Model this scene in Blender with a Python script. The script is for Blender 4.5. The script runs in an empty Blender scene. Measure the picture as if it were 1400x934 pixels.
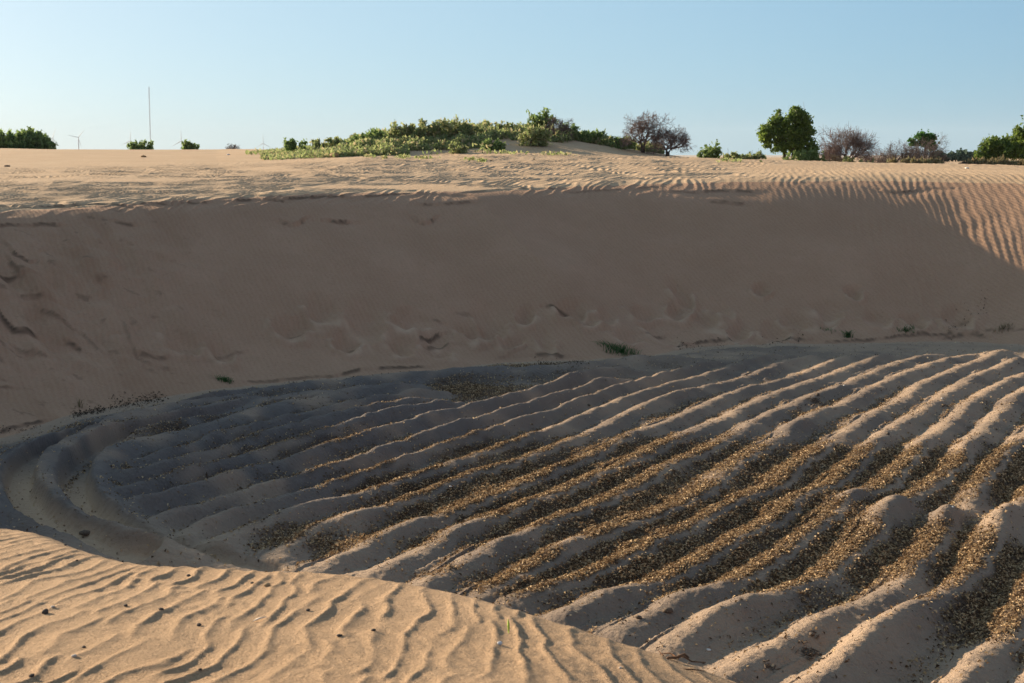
import bpy, math, random
import numpy as np
from mathutils import Vector, Matrix

# ------------------------------------------------------------------ camera, sky, sun, exposure
SC = bpy.context.scene
F = 1944.0            # focal length in photograph pixels (1400 wide)
HZ = 207.0            # eye level row
CAMZ = 6.5
PITCH = math.atan((467 - HZ) / F)
cam_d = bpy.data.cameras.new('camera')
cam = bpy.data.objects.new('camera', cam_d)
SC.collection.objects.link(cam)
SC.camera = cam
cam.location = (0, 0, CAMZ)
cam.rotation_euler = (math.pi / 2 - PITCH, 0, 0)
cam_d.sensor_width = 36.0
cam_d.lens = 36.0 * F / 1400.0
cam_d.clip_start = 0.1
cam_d.clip_end = 30000
cam_d.dof.use_dof = True
cam_d.dof.focus_distance = 14
cam_d.dof.aperture_fstop = 10

SUN_AZ = math.radians(-54)      # measured from +y (view direction) towards +x; negative = left
SUN_EL = math.radians(15.6)
w = bpy.data.worlds.new('World'); SC.world = w; w.use_nodes = True
nt = w.node_tree
bg = nt.nodes['Background']
sky = nt.nodes.new('ShaderNodeTexSky'); sky.sky_type = 'NISHITA'
sky.sun_disc = False
sky.sun_elevation = SUN_EL
sky.sun_rotation = SUN_AZ        # Nishita: 0 = +y, positive turns towards +x
sky.altitude = 0; sky.air_density = 0.7; sky.dust_density = 0.6; sky.ozone_density = 6.0
tint = nt.nodes.new('ShaderNodeMix'); tint.data_type = 'RGBA'; tint.blend_type = 'MULTIPLY'; tint.inputs[0].default_value = 1
tint.inputs[7].default_value = (1.13, 1.02, 0.87, 1)
nt.links.new(sky.outputs[0], tint.inputs[6])
# thin haze veil over the whole sky: whiter towards the sun, bluer away from it
tc = nt.nodes.new('ShaderNodeTexCoord'); dot = nt.nodes.new('ShaderNodeVectorMath'); dot.operation = 'DOT_PRODUCT'
nrmv = nt.nodes.new('ShaderNodeVectorMath'); nrmv.operation = 'NORMALIZE'
nt.links.new(tc.outputs['Generated'], nrmv.inputs[0]); nt.links.new(nrmv.outputs[0], dot.inputs[0])
dot.inputs[1].default_value = (math.sin(SUN_AZ), math.cos(SUN_AZ), 0)
mr_ = nt.nodes.new('ShaderNodeMapRange'); mr_.inputs[1].default_value = -1; mr_.inputs[2].default_value = 1; nt.links.new(dot.outputs['Value'], mr_.inputs[0])
vr = nt.nodes.new('ShaderNodeValToRGB'); vr.color_ramp.interpolation = 'B_SPLINE'; nt.links.new(mr_.outputs[0], vr.inputs[0])
VC = [(0, (.31, .345, .44)), (.45, (.32, .38, .50)), (.62, (.27, .52, .70)), (.78, (.50, .71, .82)), (.9, (.66, .83, .87)), (1, (1.25, 1.2, 1.1))]
el = vr.color_ramp.elements
while len(el) < len(VC): el.new(.5)
for i, (p_, c_) in enumerate(VC): el[i].position = p_; el[i].color = (*c_, 1)
EXPO = 1.2; BGS = 0.07
vs = nt.nodes.new('ShaderNodeVectorMath'); vs.operation = 'SCALE'; vs.inputs['Scale'].default_value = 1 / (2 ** EXPO * BGS); nt.links.new(vr.outputs[0], vs.inputs[0])
mx = nt.nodes.new('ShaderNodeMix'); mx.data_type = 'RGBA'; mx.inputs[0].default_value = .68
nt.links.new(tint.outputs[2], mx.inputs[6]); nt.links.new(vs.outputs[0], mx.inputs[7]); nt.links.new(mx.outputs[2], bg.inputs[0]); bg.inputs[1].default_value = BGS
sd = bpy.data.lights.new('sun', 'SUN'); sun = bpy.data.objects.new('sun', sd)
SC.collection.objects.link(sun)
sd.energy = 5.0; sd.angle = math.radians(0.6); sd.color = (1.0, 0.80, 0.58)
svec = Vector((math.sin(SUN_AZ) * math.cos(SUN_EL), math.cos(SUN_AZ) * math.cos(SUN_EL), math.sin(SUN_EL)))
sun.rotation_euler = svec.to_track_quat('Z', 'Y').to_euler()
SC.view_settings.view_transform = 'Standard'; SC.view_settings.look = 'None'
SC.view_settings.exposure = EXPO; SC.view_settings.gamma = 1.0
SC.view_settings.use_curve_mapping = False

rng = np.random.default_rng(7)
random.seed(7)
COL = SC.collection

# ------------------------------------------------------------------ helpers
cP, sP = math.cos(PITCH), math.sin(PITCH)
def ray(px, py):
    u = (px - 700) / F; v = -(py - 467) / F
    return np.array([u, cP + v * sP, -sP + v * cP])
def gp(px, py, z=0.0):            # where the sight line through a photograph point meets height z
    d = ray(px, py); t = (z - CAMZ) / d[2]
    return (d[0] * t, d[1] * t)
def dp(px, py, D):                # point at depth D on that sight line
    d = ray(px, py); t = D / d[1]
    return np.array([d[0] * t, D, CAMZ + d[2] * t])

def _h(ix, iy, s):
    n = (ix * 374761393 + iy * 668265263 + s * 974634777) & 0xFFFFFFFF
    n = ((n ^ (n >> 13)) * 1274126177) & 0xFFFFFFFF
    return (n ^ (n >> 16)) & 0xFFFFFFFF
def noise(x, y, s=0):             # gradient noise, about -0.7..0.7
    x = np.asarray(x, float); y = np.asarray(y, float)
    xf = np.floor(x); yf = np.floor(y)
    ix = xf.astype(np.int64); iy = yf.astype(np.int64)
    fx = x - xf; fy = y - yf
    ux = fx * fx * fx * (fx * (fx * 6 - 15) + 10); uy = fy * fy * fy * (fy * (fy * 6 - 15) + 10)
    def g(dx, dy):
        a = _h(ix + dx, iy + dy, s) * (2 * math.pi / 4294967296.0)
        return np.cos(a) * (fx - dx) + np.sin(a) * (fy - dy)
    n0 = g(0, 0) * (1 - ux) + g(1, 0) * ux
    n1 = g(0, 1) * (1 - ux) + g(1, 1) * ux
    return (n0 * (1 - uy) + n1 * uy) * 1.4
def fbm(x, y, s=0, o=3):
    r = 0; a = 1; t = 0
    for k in range(o):
        r = r + a * noise(x * 2 ** k, y * 2 ** k, s + k * 17); t += a; a *= .5
    return r / t
def sst(a, b, x):
    t = np.clip((x - a) / (b - a), 0, 1); return t * t * (3 - 2 * t)
def smin(a, b, k):
    h = np.clip(.5 + .5 * (b - a) / k, 0, 1); return b * (1 - h) + a * h - k * h * (1 - h)
def smax(a, b, k): return -smin(-a, -b, k)
def softplus(x, k): return k * np.logaddexp(0, x / k)

def spline(pts, n=4):
    p = np.array(pts, float); q = np.vstack([2 * p[0] - p[1], p, 2 * p[-1] - p[-2]]); out = []
    for i in range(1, len(q) - 2):
        for t in np.arange(n) / n:
            a, b, c, d = q[i - 1], q[i], q[i + 1], q[i + 2]
            out.append(.5 * (2 * b + (c - a) * t + (2 * a - 5 * b + 4 * c - d) * t * t + (3 * b - a - 3 * c + d) * t ** 3))
    out.append(p[-1]); return np.array(out)

# ------------------------------------------------------------------ plan of the pit
# foot of the slope, seen points first (photograph rows), then the unseen near side
base_px = [(0, 593), (50, 577), (100, 562), (229, 538), (360, 520), (470, 511), (581, 503), (700, 491), (800, 488),
           (890, 482), (957, 470), (1060, 467), (1194, 465), (1300, 463), (1360, 465), (1400, 468)]
base = [gp(a, b, 0.1) for a, b in base_px]
base = [(-11, 19.5), (-13.2, 25), (-13.2, 29.5)] + base + [(21.5, 46.3), (27, 43), (33, 40), (42, 36), (42, 24), (38, 13), (28, 5), (16, 1), (8, 4),
        (3, 9), (-2, 12.5), (-7, 15.5), (-11, 19.5)]
BASE = spline(base, 3)[:-1]

def sdf(x, y):
    """signed distance to the foot line, negative on the pit floor"""
    out = np.full(x.shape, 1e9); ins = np.zeros(x.shape, bool)
    P = BASE; Q = np.roll(BASE, -1, axis=0)
    for (ax, ay), (bx, by) in zip(P, Q):
        ex, ey = bx - ax, by - ay
        wx = x - ax; wy = y - ay
        t = np.clip((wx * ex + wy * ey) / (ex * ex + ey * ey + 1e-12), 0, 1)
        dx = wx - ex * t; dy = wy - ey * t
        np.minimum(out, dx * dx + dy * dy, out=out)
        if ay != by:
            c = ((ay > y) != (by > y)) & (x < ex * (y - ay) / (by - ay) + ax)
            ins ^= c
    out = np.sqrt(out); return np.where(ins, -out, out)

# rim and skyline of the plain, by bearing (x/y)
A_T  = (np.array([-400, -120, 0, 200, 400, 700, 1000, 1200, 1400]) - 700) / F
RIMZ = np.array([5.9, 5.1, 4.72, 4.85, 4.98, 5.03, 5.36, 5.55, 5.52])  # unseen left end raised so its shadow reaches across the pit floor
RIMR = np.array([34.5, 41.5, 44.0, 47.5, 50.5, 55.0, 58.0, 58.5, 57.0])
A_S  = (np.array([-200, 0, 300, 500, 700, 900, 1000, 1200, 1400]) - 700) / F
SKYY = np.array([201, 201, 203.5, 206, 208.5, 213.5, 217, 221.5, 225.5])
SKYR = np.array([120, 120, 120, 96, 87, 82, 80, 77, 75.])
SKYZ = CAMZ - (SKYY - HZ) / F * SKYR
# slope gradient so that the rim lies where it is seen
def _slope_tab():
    px = A_T * RIMR; py = RIMR.copy()
    d = sdf(px, py); return RIMZ / d
SLOPE = _slope_tab()
# mound
M_A = (np.array([340, 375, 420, 480, 520, 560, 600, 640, 680, 720, 760, 800, 850, 900, 940, 990]) - 700) / F
M_Y = np.array([207, 204.5, 201, 196, 190, 184, 181, 180, 183, 182, 184, 188.5, 196, 203.5, 210, 217])
M_Z = CAMZ - (M_Y - HZ) / F * 97.0

def plain(x, y):
    yy = np.maximum(y, 6.0); a = np.clip(x / yy, -.75, .62)
    r = yy
    rz = np.interp(a, A_T, RIMZ); rr = np.interp(a, A_T, RIMR)
    sz = np.interp(a, A_S, SKYZ); sr = np.interp(a, A_S, SKYR)
    t = np.clip((r - rr) / (sr - rr), -1, 1)
    z = rz + (sz - rz) * np.where(t > 0, t, t * .6)
    z = z - .25 * np.exp(-((t - 1) / .18) ** 2) * 0
    far = np.maximum(r - sr, 0)
    z = z - np.minimum(far * .03, 1.2) - np.clip((r - 400) * .008, 0, 24)
    z = z + .10 * fbm(x * .09, y * .05, 5, 2) * sst(2, 12, r - rr) * (1 - sst(200, 400, r))
    # mound
    mz = np.interp(a, M_A, M_Z)
    bz = sz - np.minimum(np.maximum(97 - sr, 0) * .03, 1.2)
    hh = np.maximum(mz - bz, 0) * sst(.20, -.10, np.abs(a + .02) - .10)
    rag = 1.6 * fbm(x * .12, y * 0 + 3.1, 9, 2)
    prof = sst(86.5, 97, r + rag) * (1 - sst(100, 118, r))
    z = z + hh * prof * (1 + .05 * fbm(x * .35, y * .35, 31, 3))
    return z

# crest of the dune we stand on
def near_z(X, Y): return 4.92 - .105 * (Y - 4.3) - .10 * softplus(X + .2, .3) - .20 * softplus(X - .25, .15) - .02 * np.maximum(-X - 3, 0)
def cz(px, py):                   # where the sight line meets the top of the near dune
    d = ray(px, py); t = np.arange(3, 9, .004); k = np.nonzero(near_z(d[0] * t, d[1] * t) - .02 > CAMZ + d[2] * t)[0][0]
    return (d[0] * t[k], d[1] * t[k])
crest = spline([(-40, 16), (-16, 11.0), (-6, 8.4), (-4, 7.5), cz(0, 721), cz(100, 752), cz(200, 776), cz(330, 784), cz(460, 788), cz(560, 801), cz(700, 836),
         cz(830, 873), cz(1000, 931), (1.25, 4.3), (2.2, 3.4), (3.6, 2.2), (6, 0), (20, -12)], 4)
def crest_d(x, y):
    out = np.full(x.shape, 1e9); sg = np.ones(x.shape)
    for (ax, ay), (bx, by) in zip(crest[:-1], crest[1:]):
        ex, ey = bx - ax, by - ay; wx = x - ax; wy = y - ay
        t = np.clip((wx * ex + wy * ey) / (ex * ex + ey * ey), 0, 1)
        dx = wx - ex * t; dy = wy - ey * t; d2 = dx * dx + dy * dy
        c = d2 < out; out = np.where(c, d2, out)
        sg = np.where(c, np.sign(ex * wy - ey * wx), sg)
    return np.sqrt(out) * sg

# ------------------------------------------------------------------ ridges of the ploughed field, traced crest lines
def cA(*p): return [(x * .2571, 480 + y * .2571) for x, y in p]
def cB(*p): return [(350 + x * .2571, 480 + y * .2571) for x, y in p]
def cC(*p): return [(700 + x * .2571, 450 + y * .2571) for x, y in p]
def cD(*p): return [(1040 + x * .2571, 450 + y * .2571) for x, y in p]
def cE(*p): return [(350 + x * .2571, 640 + y * .2571) for x, y in p]
def cF(*p): return [(700 + x * .2571, 660 + y * .2571) for x, y in p]
def cG(*p): return [(1040 + x * .2934, 660 + y * .2934) for x, y in p]
def cH(*p): return [(x * .2571, 600 + y * .2571) for x, y in p]
RP = [
 # outer headland bank, bank between the two tracks, inner bank
 cA((-60, 930), (-30, 780), (20, 670), (150, 560), (300, 480), (550, 400), (800, 335), (1200, 240)) + cB((0, 212), (250, 180), (600, 150), (900, 125), (1300, 100)) + cC((300, 205), (700, 165), (1000, 150)),
 cH((480, 640), (380, 540), (290, 440), (220, 340), (200, 240), (270, 150), (350, 90)) + cA((430, 520), (600, 455), (850, 385), (1130, 320), (1380, 268)) + cB((250, 238), (480, 205)),
 cH((1180, 690), (980, 640), (760, 560), (620, 470), (520, 370), (470, 270), (490, 190), (570, 120)) + cA((700, 515), (850, 470), (1000, 430), (1200, 380)) + cB((0, 330), (130, 292), (330, 262), (500, 218), (700, 198), (850, 175)),
 cA((700, 572), (800, 560), (1000, 520), (1150, 460)) + cB((0, 397), (300, 335), (560, 268), (700, 250), (840, 220), (1000, 205)),
 cA((570, 640), (700, 660), (850, 620), (1000, 575), (1200, 525)) + cB((0, 462), (300, 375), (600, 305), (800, 272), (960, 255)),
 cA((560, 735), (700, 738), (850, 700), (1000, 655), (1200, 608)) + cB((0, 550), (200, 490), (400, 430), (600, 360), (850, 300), (1080, 265)),
 cA((690, 850), (740, 812), (850, 790), (1000, 742), (1200, 690)) + cB((0, 633), (250, 570), (400, 510), (550, 465), (800, 390), (1050, 325), (1300, 268)) + cC((150, 320), (270, 285), (450, 228), (700, 215)),
 cA((800, 925), (850, 900), (1000, 852), (1200, 790)) + cB((0, 738), (140, 712), (380, 632), (560, 575), (700, 520), (950, 430), (1200, 365)) + cC((0, 432), (150, 388), (280, 350), (500, 278), (620, 258)),
 cH((1000, 520), (1050, 480), (1200, 415)) + cB((0, 835), (250, 760), (430, 705), (620, 640), (900, 540), (1150, 455)) + cC((0, 502), (250, 425), (450, 350), (600, 300), (760, 258), (900, 222), (1000, 185), (1150, 165)),
 cH((1210, 610), (1195, 555), (1260, 500), (1400, 445)) + cE((100, 268), (250, 217), (380, 187), (520, 150), (800, 60), (1100, -47)) + cC((0, 602), (200, 530), (400, 450), (600, 370), (800, 300), (950, 265), (1150, 200), (1300, 150)) + cD((150, 125),),
 cE((120, 470), (200, 380), (300, 312), (450, 268), (650, 227), (750, 180), (1000, 80), (1200, 0)) + cC((0, 705), (180, 635), (350, 570), (500, 500), (640, 430), (800, 370), (950, 320), (1130, 278), (1300, 230)) + cD((78, 185), (200, 150), (330, 125)),
 cE((330, 530), (400, 490), (550, 425), (700, 340), (850, 280), (960, 262), (1150, 185)) + cC((0, 845), (250, 725), (480, 635), (650, 545), (850, 480), (1000, 410), (1130, 350), (1250, 310)) + cD((60, 280), (150, 255), (280, 210), (400, 155), (530, 122)),
 cE((560, 575), (800, 470), (980, 390), (1080, 325), (1180, 305)) + cF((39, 117), (240, 50)) + cC((360, 817), (560, 730), (710, 655), (850, 580), (1000, 520), (1130, 470), (1250, 405)) + cD((0, 372), (100, 332), (240, 285), (400, 230), (500, 190), (640, 135), (750, 122)),
 cE((800, 680), (900, 620), (1000, 560), (1150, 480), (1250, 415)) + cF((0, 300), (200, 210), (400, 130), (600, 40)) + cC((850, 712), (1000, 652), (1130, 592), (1250, 520)) + cD((0, 470), (150, 405), (300, 340), (430, 300), (560, 245), (700, 190), (800, 152), (950, 120)),
 cE((1080, 710), (1250, 640)) + cF((0, 500), (170, 400), (350, 310), (600, 220), (800, 150), (1000, 60)) + cC((1150, 750), (1300, 650)) + cD((60, 595), (130, 560), (200, 500), (300, 440), (470, 385), (600, 310), (700, 260), (850, 200), (1000, 155), (1130, 122)),
 cF((-100, 660), (0, 615), (150, 565), (400, 480), (600, 400), (800, 290), (1000, 200), (1200, 90)) + cD((78, 817), (160, 750), (300, 650), (400, 590), (500, 530), (620, 440), (750, 380), (850, 300), (960, 250), (1100, 190), (1200, 150), (1300, 97)),
 cF((150, 740), (300, 685), (560, 592), (780, 530), (950, 440), (1100, 360), (1250, 270)) + cD((78, 1010), (200, 895), (380, 810), (500, 720), (590, 640), (640, 570), (760, 490), (860, 440), (960, 365), (1130, 255), (1270, 200), (1400, 140)),
 cF((480, 850), (570, 792), (750, 700), (900, 620), (1060, 592), (1200, 530)) + cG((68, 350), (180, 260), (330, 150), (420, 68), (520, 42)) + cD((710, 780), (830, 665), (880, 590), (1000, 510), (1100, 410), (1200, 340), (1330, 270), (1480, 210)),
 cF((760, 900), (1000, 765), (1200, 685), (1330, 645)) + cG((110, 525), (300, 430), (430, 330), (530, 220), (600, 130), (680, 80)) + cD((900, 830), (1000, 760), (1070, 695), (1095, 625), (1170, 560), (1270, 460), (1400, 340), (1520, 250)),
 cG((-250, 934), (0, 800), (220, 690), (430, 610), (580, 540), (700, 430), (790, 320), (840, 230), (870, 165), (960, 130)) + cD((1187, 800), (1240, 740), (1290, 670), (1400, 580), (1520, 490)),
 cG((100, 1080), (300, 934), (430, 840), (600, 730), (790, 605), (930, 510), (1010, 420), (1060, 330), (1100, 230), (1160, 165), (1260, 90), (1400, -40)),
 cG((780, 1120), (940, 960), (1060, 850), (1170, 745), (1230, 620), (1300, 470), (1400, 330), (1500, 230)),
 cG((1150, 1120), (1300, 900), (1420, 700), (1540, 520)),
]
RIDGES = []
for i, r in enumerate(RP):
    pts = np.array([gp(a, b, .2) for a, b in r])
    RIDGES.append(spline(pts, 3))
# unseen ridges to the right of the frame keep the field going
last = RIDGES[-1]
for k in range(1, 7):
    RIDGES.append(np.array([[11 + 1.5 * k - 3.2, 13], [11 + 1.5 * k, 19], [14 + 1.6 * k, 26], [19 + 1.6 * k, 34], [26 + 1.4 * k, 42]]))
RH = [.40, .36, .38, .39, .41, .42, .42, .40, .36, .30, .25, .25, .26, .26, .26, .27, .28, .28, .29, .31, .42, .36, .34] + [.3] * 6
# bare lumps on the ridges (photograph point, length, width, height)
LUMPS = [(1008, 838, 1.0, .42, .17), (1219, 700, .9, .40, .22), (1292, 710, .5, .30, .20), (1215, 870, 1.5, .60, .22), (1095, 580, .9, .32, .14),
         (1322, 612, .8, .32, .12), (926, 540, 1.6, .34, .10), (490, 708, .9, .34, .12), (570, 715, .9, .3, .07), (640, 722, .8, .3, .08), (700, 740, .8, .3, .08),
         (782, 741, .5, .28, .08), (830, 815, .9, .34, .08), (960, 815, .8, .33, .10), (1165, 675, .6, .3, .10), (1200, 603, .7, .3, .08),
         (1260, 605, .8, .3, .06), (1370, 715, .8, .4, .14), (1330, 900, 1.0, .4, .1), (1130, 845, 1.0, .35, .10), (420, 695, .8, .3, .07),
         (880, 488, 1.3, .4, .10), (760, 520, 1.2, .4, .08), (540, 530, 1.2, .4, .06), (1385, 730, .8, .4, .1), (1380, 545, 1.0, .4, .08), (1150, 530, .9, .3, .05)]
LW = [(gp(a, b, .2), l, wd, h) for a, b, l, wd, h in LUMPS]

def ridges(x, y):
    """height above the furrow floor, signed offset from the nearest crest, arc position"""
    H = np.zeros(x.shape); Q = np.full(x.shape, 9.0); S = np.zeros(x.shape); ID = np.zeros(x.shape, int)
    for i, P in enumerate(RIDGES):
        m0 = (x > P[:, 0].min() - 1.4) & (x < P[:, 0].max() + 1.4) & (y > P[:, 1].min() - 1.4) & (y < P[:, 1].max() + 1.4)
        idx = np.nonzero(m0)[0]
        if not len(idx): continue
        X = x[idx]; Y = y[idx]
        best = np.full(X.shape, 9.0); sg = np.ones(X.shape); arc = np.zeros(X.shape); end = np.zeros(X.shape)
        s0 = 0.0; L = np.sqrt(((P[1:] - P[:-1]) ** 2).sum(1)).sum()
        for (ax, ay), (bx, by) in zip(P[:-1], P[1:]):
            ex, ey = bx - ax, by - ay; ln = math.hypot(ex, ey)
            if ln < 1e-6: continue
            mm = np.nonzero((X > min(ax, bx) - 1.3) & (X < max(ax, bx) + 1.3) & (Y > min(ay, by) - 1.3) & (Y < max(ay, by) + 1.3))[0]
            if len(mm):
                wx = X[mm] - ax; wy = Y[mm] - ay
                t = np.clip((wx * ex + wy * ey) / ln ** 2, 0, 1)
                d = np.hypot(wx - ex * t, wy - ey * t)
                c = d < best[mm]; mc = mm[c]
                best[mc] = d[c]; arc[mc] = s0 + t[c] * ln
                sg[mc] = np.where(ex * wy[c] - ey * wx[c] > 0, -1.0, 1.0)      # + on the right-hand (shaded) side
            s0 += ln
        q = best * sg
        amp = .76 * RH[i] * (1 + .15 * noise(arc * .55, arc * 0 + i * 3.7, 40) + .16 * noise(arc * 1.7, arc * 0 + i * 5.1, 41))
        amp = amp * (.55 + .45 * sst(0, .8, np.minimum(arc, L - arc)))
        wl = .40 * (1 + .12 * noise(arc * .9, arc * 0 + i * 2.3, 42)); wr = .36 * (1 + .12 * noise(arc * .9, arc * 0 + i * 2.9, 43))
        wd = np.where(q < 0, wl, wr) * (.74 if 3 <= i <= 8 else .86 if i <= 11 else 1.)
        hgt = amp * np.exp(-(np.abs(q) / wd) ** 2.0)
        if i == 1: hgt = amp * np.exp(-(np.abs(q) / .62) ** 3.2)       # flat-topped bank between the tracks
        if i == 2:
            hgt = amp * np.exp(-(np.abs(q) / np.where(arc < 9, .55, .42)) ** 2.6)
        if i == 0: hgt = amp * np.exp(-(np.abs(q) / .55) ** 2.2)
        H[idx] = np.maximum(H[idx], hgt) + .15 * np.minimum(H[idx], hgt)
        c = best < np.abs(Q[idx]); ic = idx[c]
        Q[ic] = q[c]; S[ic] = arc[c]; ID[ic] = i
    for (cx, cy), l, wd, h in LW:
        th = math.radians(np.interp(cy, [17, 26, 38, 48], [30, 30, 42, 54]))
        m = np.nonzero((np.abs(x - cx) < 3 * l) & (np.abs(y - cy) < 3 * l))[0]
        dx = x[m] - cx; dy = y[m] - cy
        al = dx * math.sin(th) + dy * math.cos(th); ac = dx * math.cos(th) - dy * math.sin(th)
        H[m] += h * np.exp(-(al / l) ** 2 - (ac / (wd * (1 + .3 * noise(dx * 1.5, dy * 1.5, 77)))) ** 2)
    return H, Q, S, ID

# scarps (thin broken crusts) on the slope: photograph polylines on the wall, depth
def wallpt(px, py):
    """march down the sight line to the ground"""
    d = ray(px, py)
    t = np.arange(30, 110, .1); X = d[0] * t; Y = d[1] * t; Z = CAMZ + d[2] * t
    G = big(X, Y)[0]
    k = np.nonzero(G > Z)[0]
    k = k[0] if len(k) else len(t) - 1
    return X[k], Y[k]
def big(x, y):
    """large forms only"""
    r = np.hypot(x, y)
    d = np.full(x.shape, 60.0); m = r < 100
    d[m] = sdf(x[m], y[m])
    yy = np.maximum(y, 6.0); a = np.clip(x / yy, -.75, .5)
    sl = np.interp(a, A_T, SLOPE)
    zp = plain(x, y)
    k = np.interp(a, A_T, [.5, .7, .8, .6, .5, .5, .9, 1.6, 1.8])
    # concave apron at the foot
    dd = np.maximum(d, 0)
    ap = sl * dd - .26 * (1 - np.exp(-dd / .9)) * sst(6, 1.2, dd) 
    zf = smin(ap, zp, k)
    nearfade = sst(9, 16, y)
    zf = zf * nearfade + (1 - nearfade) * np.minimum(zf, 1.5)
    # near dune
    z = zf; cd = np.full(x.shape, 99.)
    mn = (y < 26)
    if mn.any():
        X = x[mn]; Y = y[mn]
        c = crest_d(X, Y)
        zn = near_z(X, Y)
        zn = np.where(Y < 3, zn, zn)
        zn = zn + .03 * fbm(X * .5, Y * .5, 61, 2)
        kk = np.interp(X, [-2, 0, .6], [.035, .05, .07])
        zn = zn - .66 * softplus(c, kk)
        z = z.copy(); z[mn] = smax(z[mn], zn, .25) ; cd[mn] = c
    return z, d, cd, a

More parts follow.
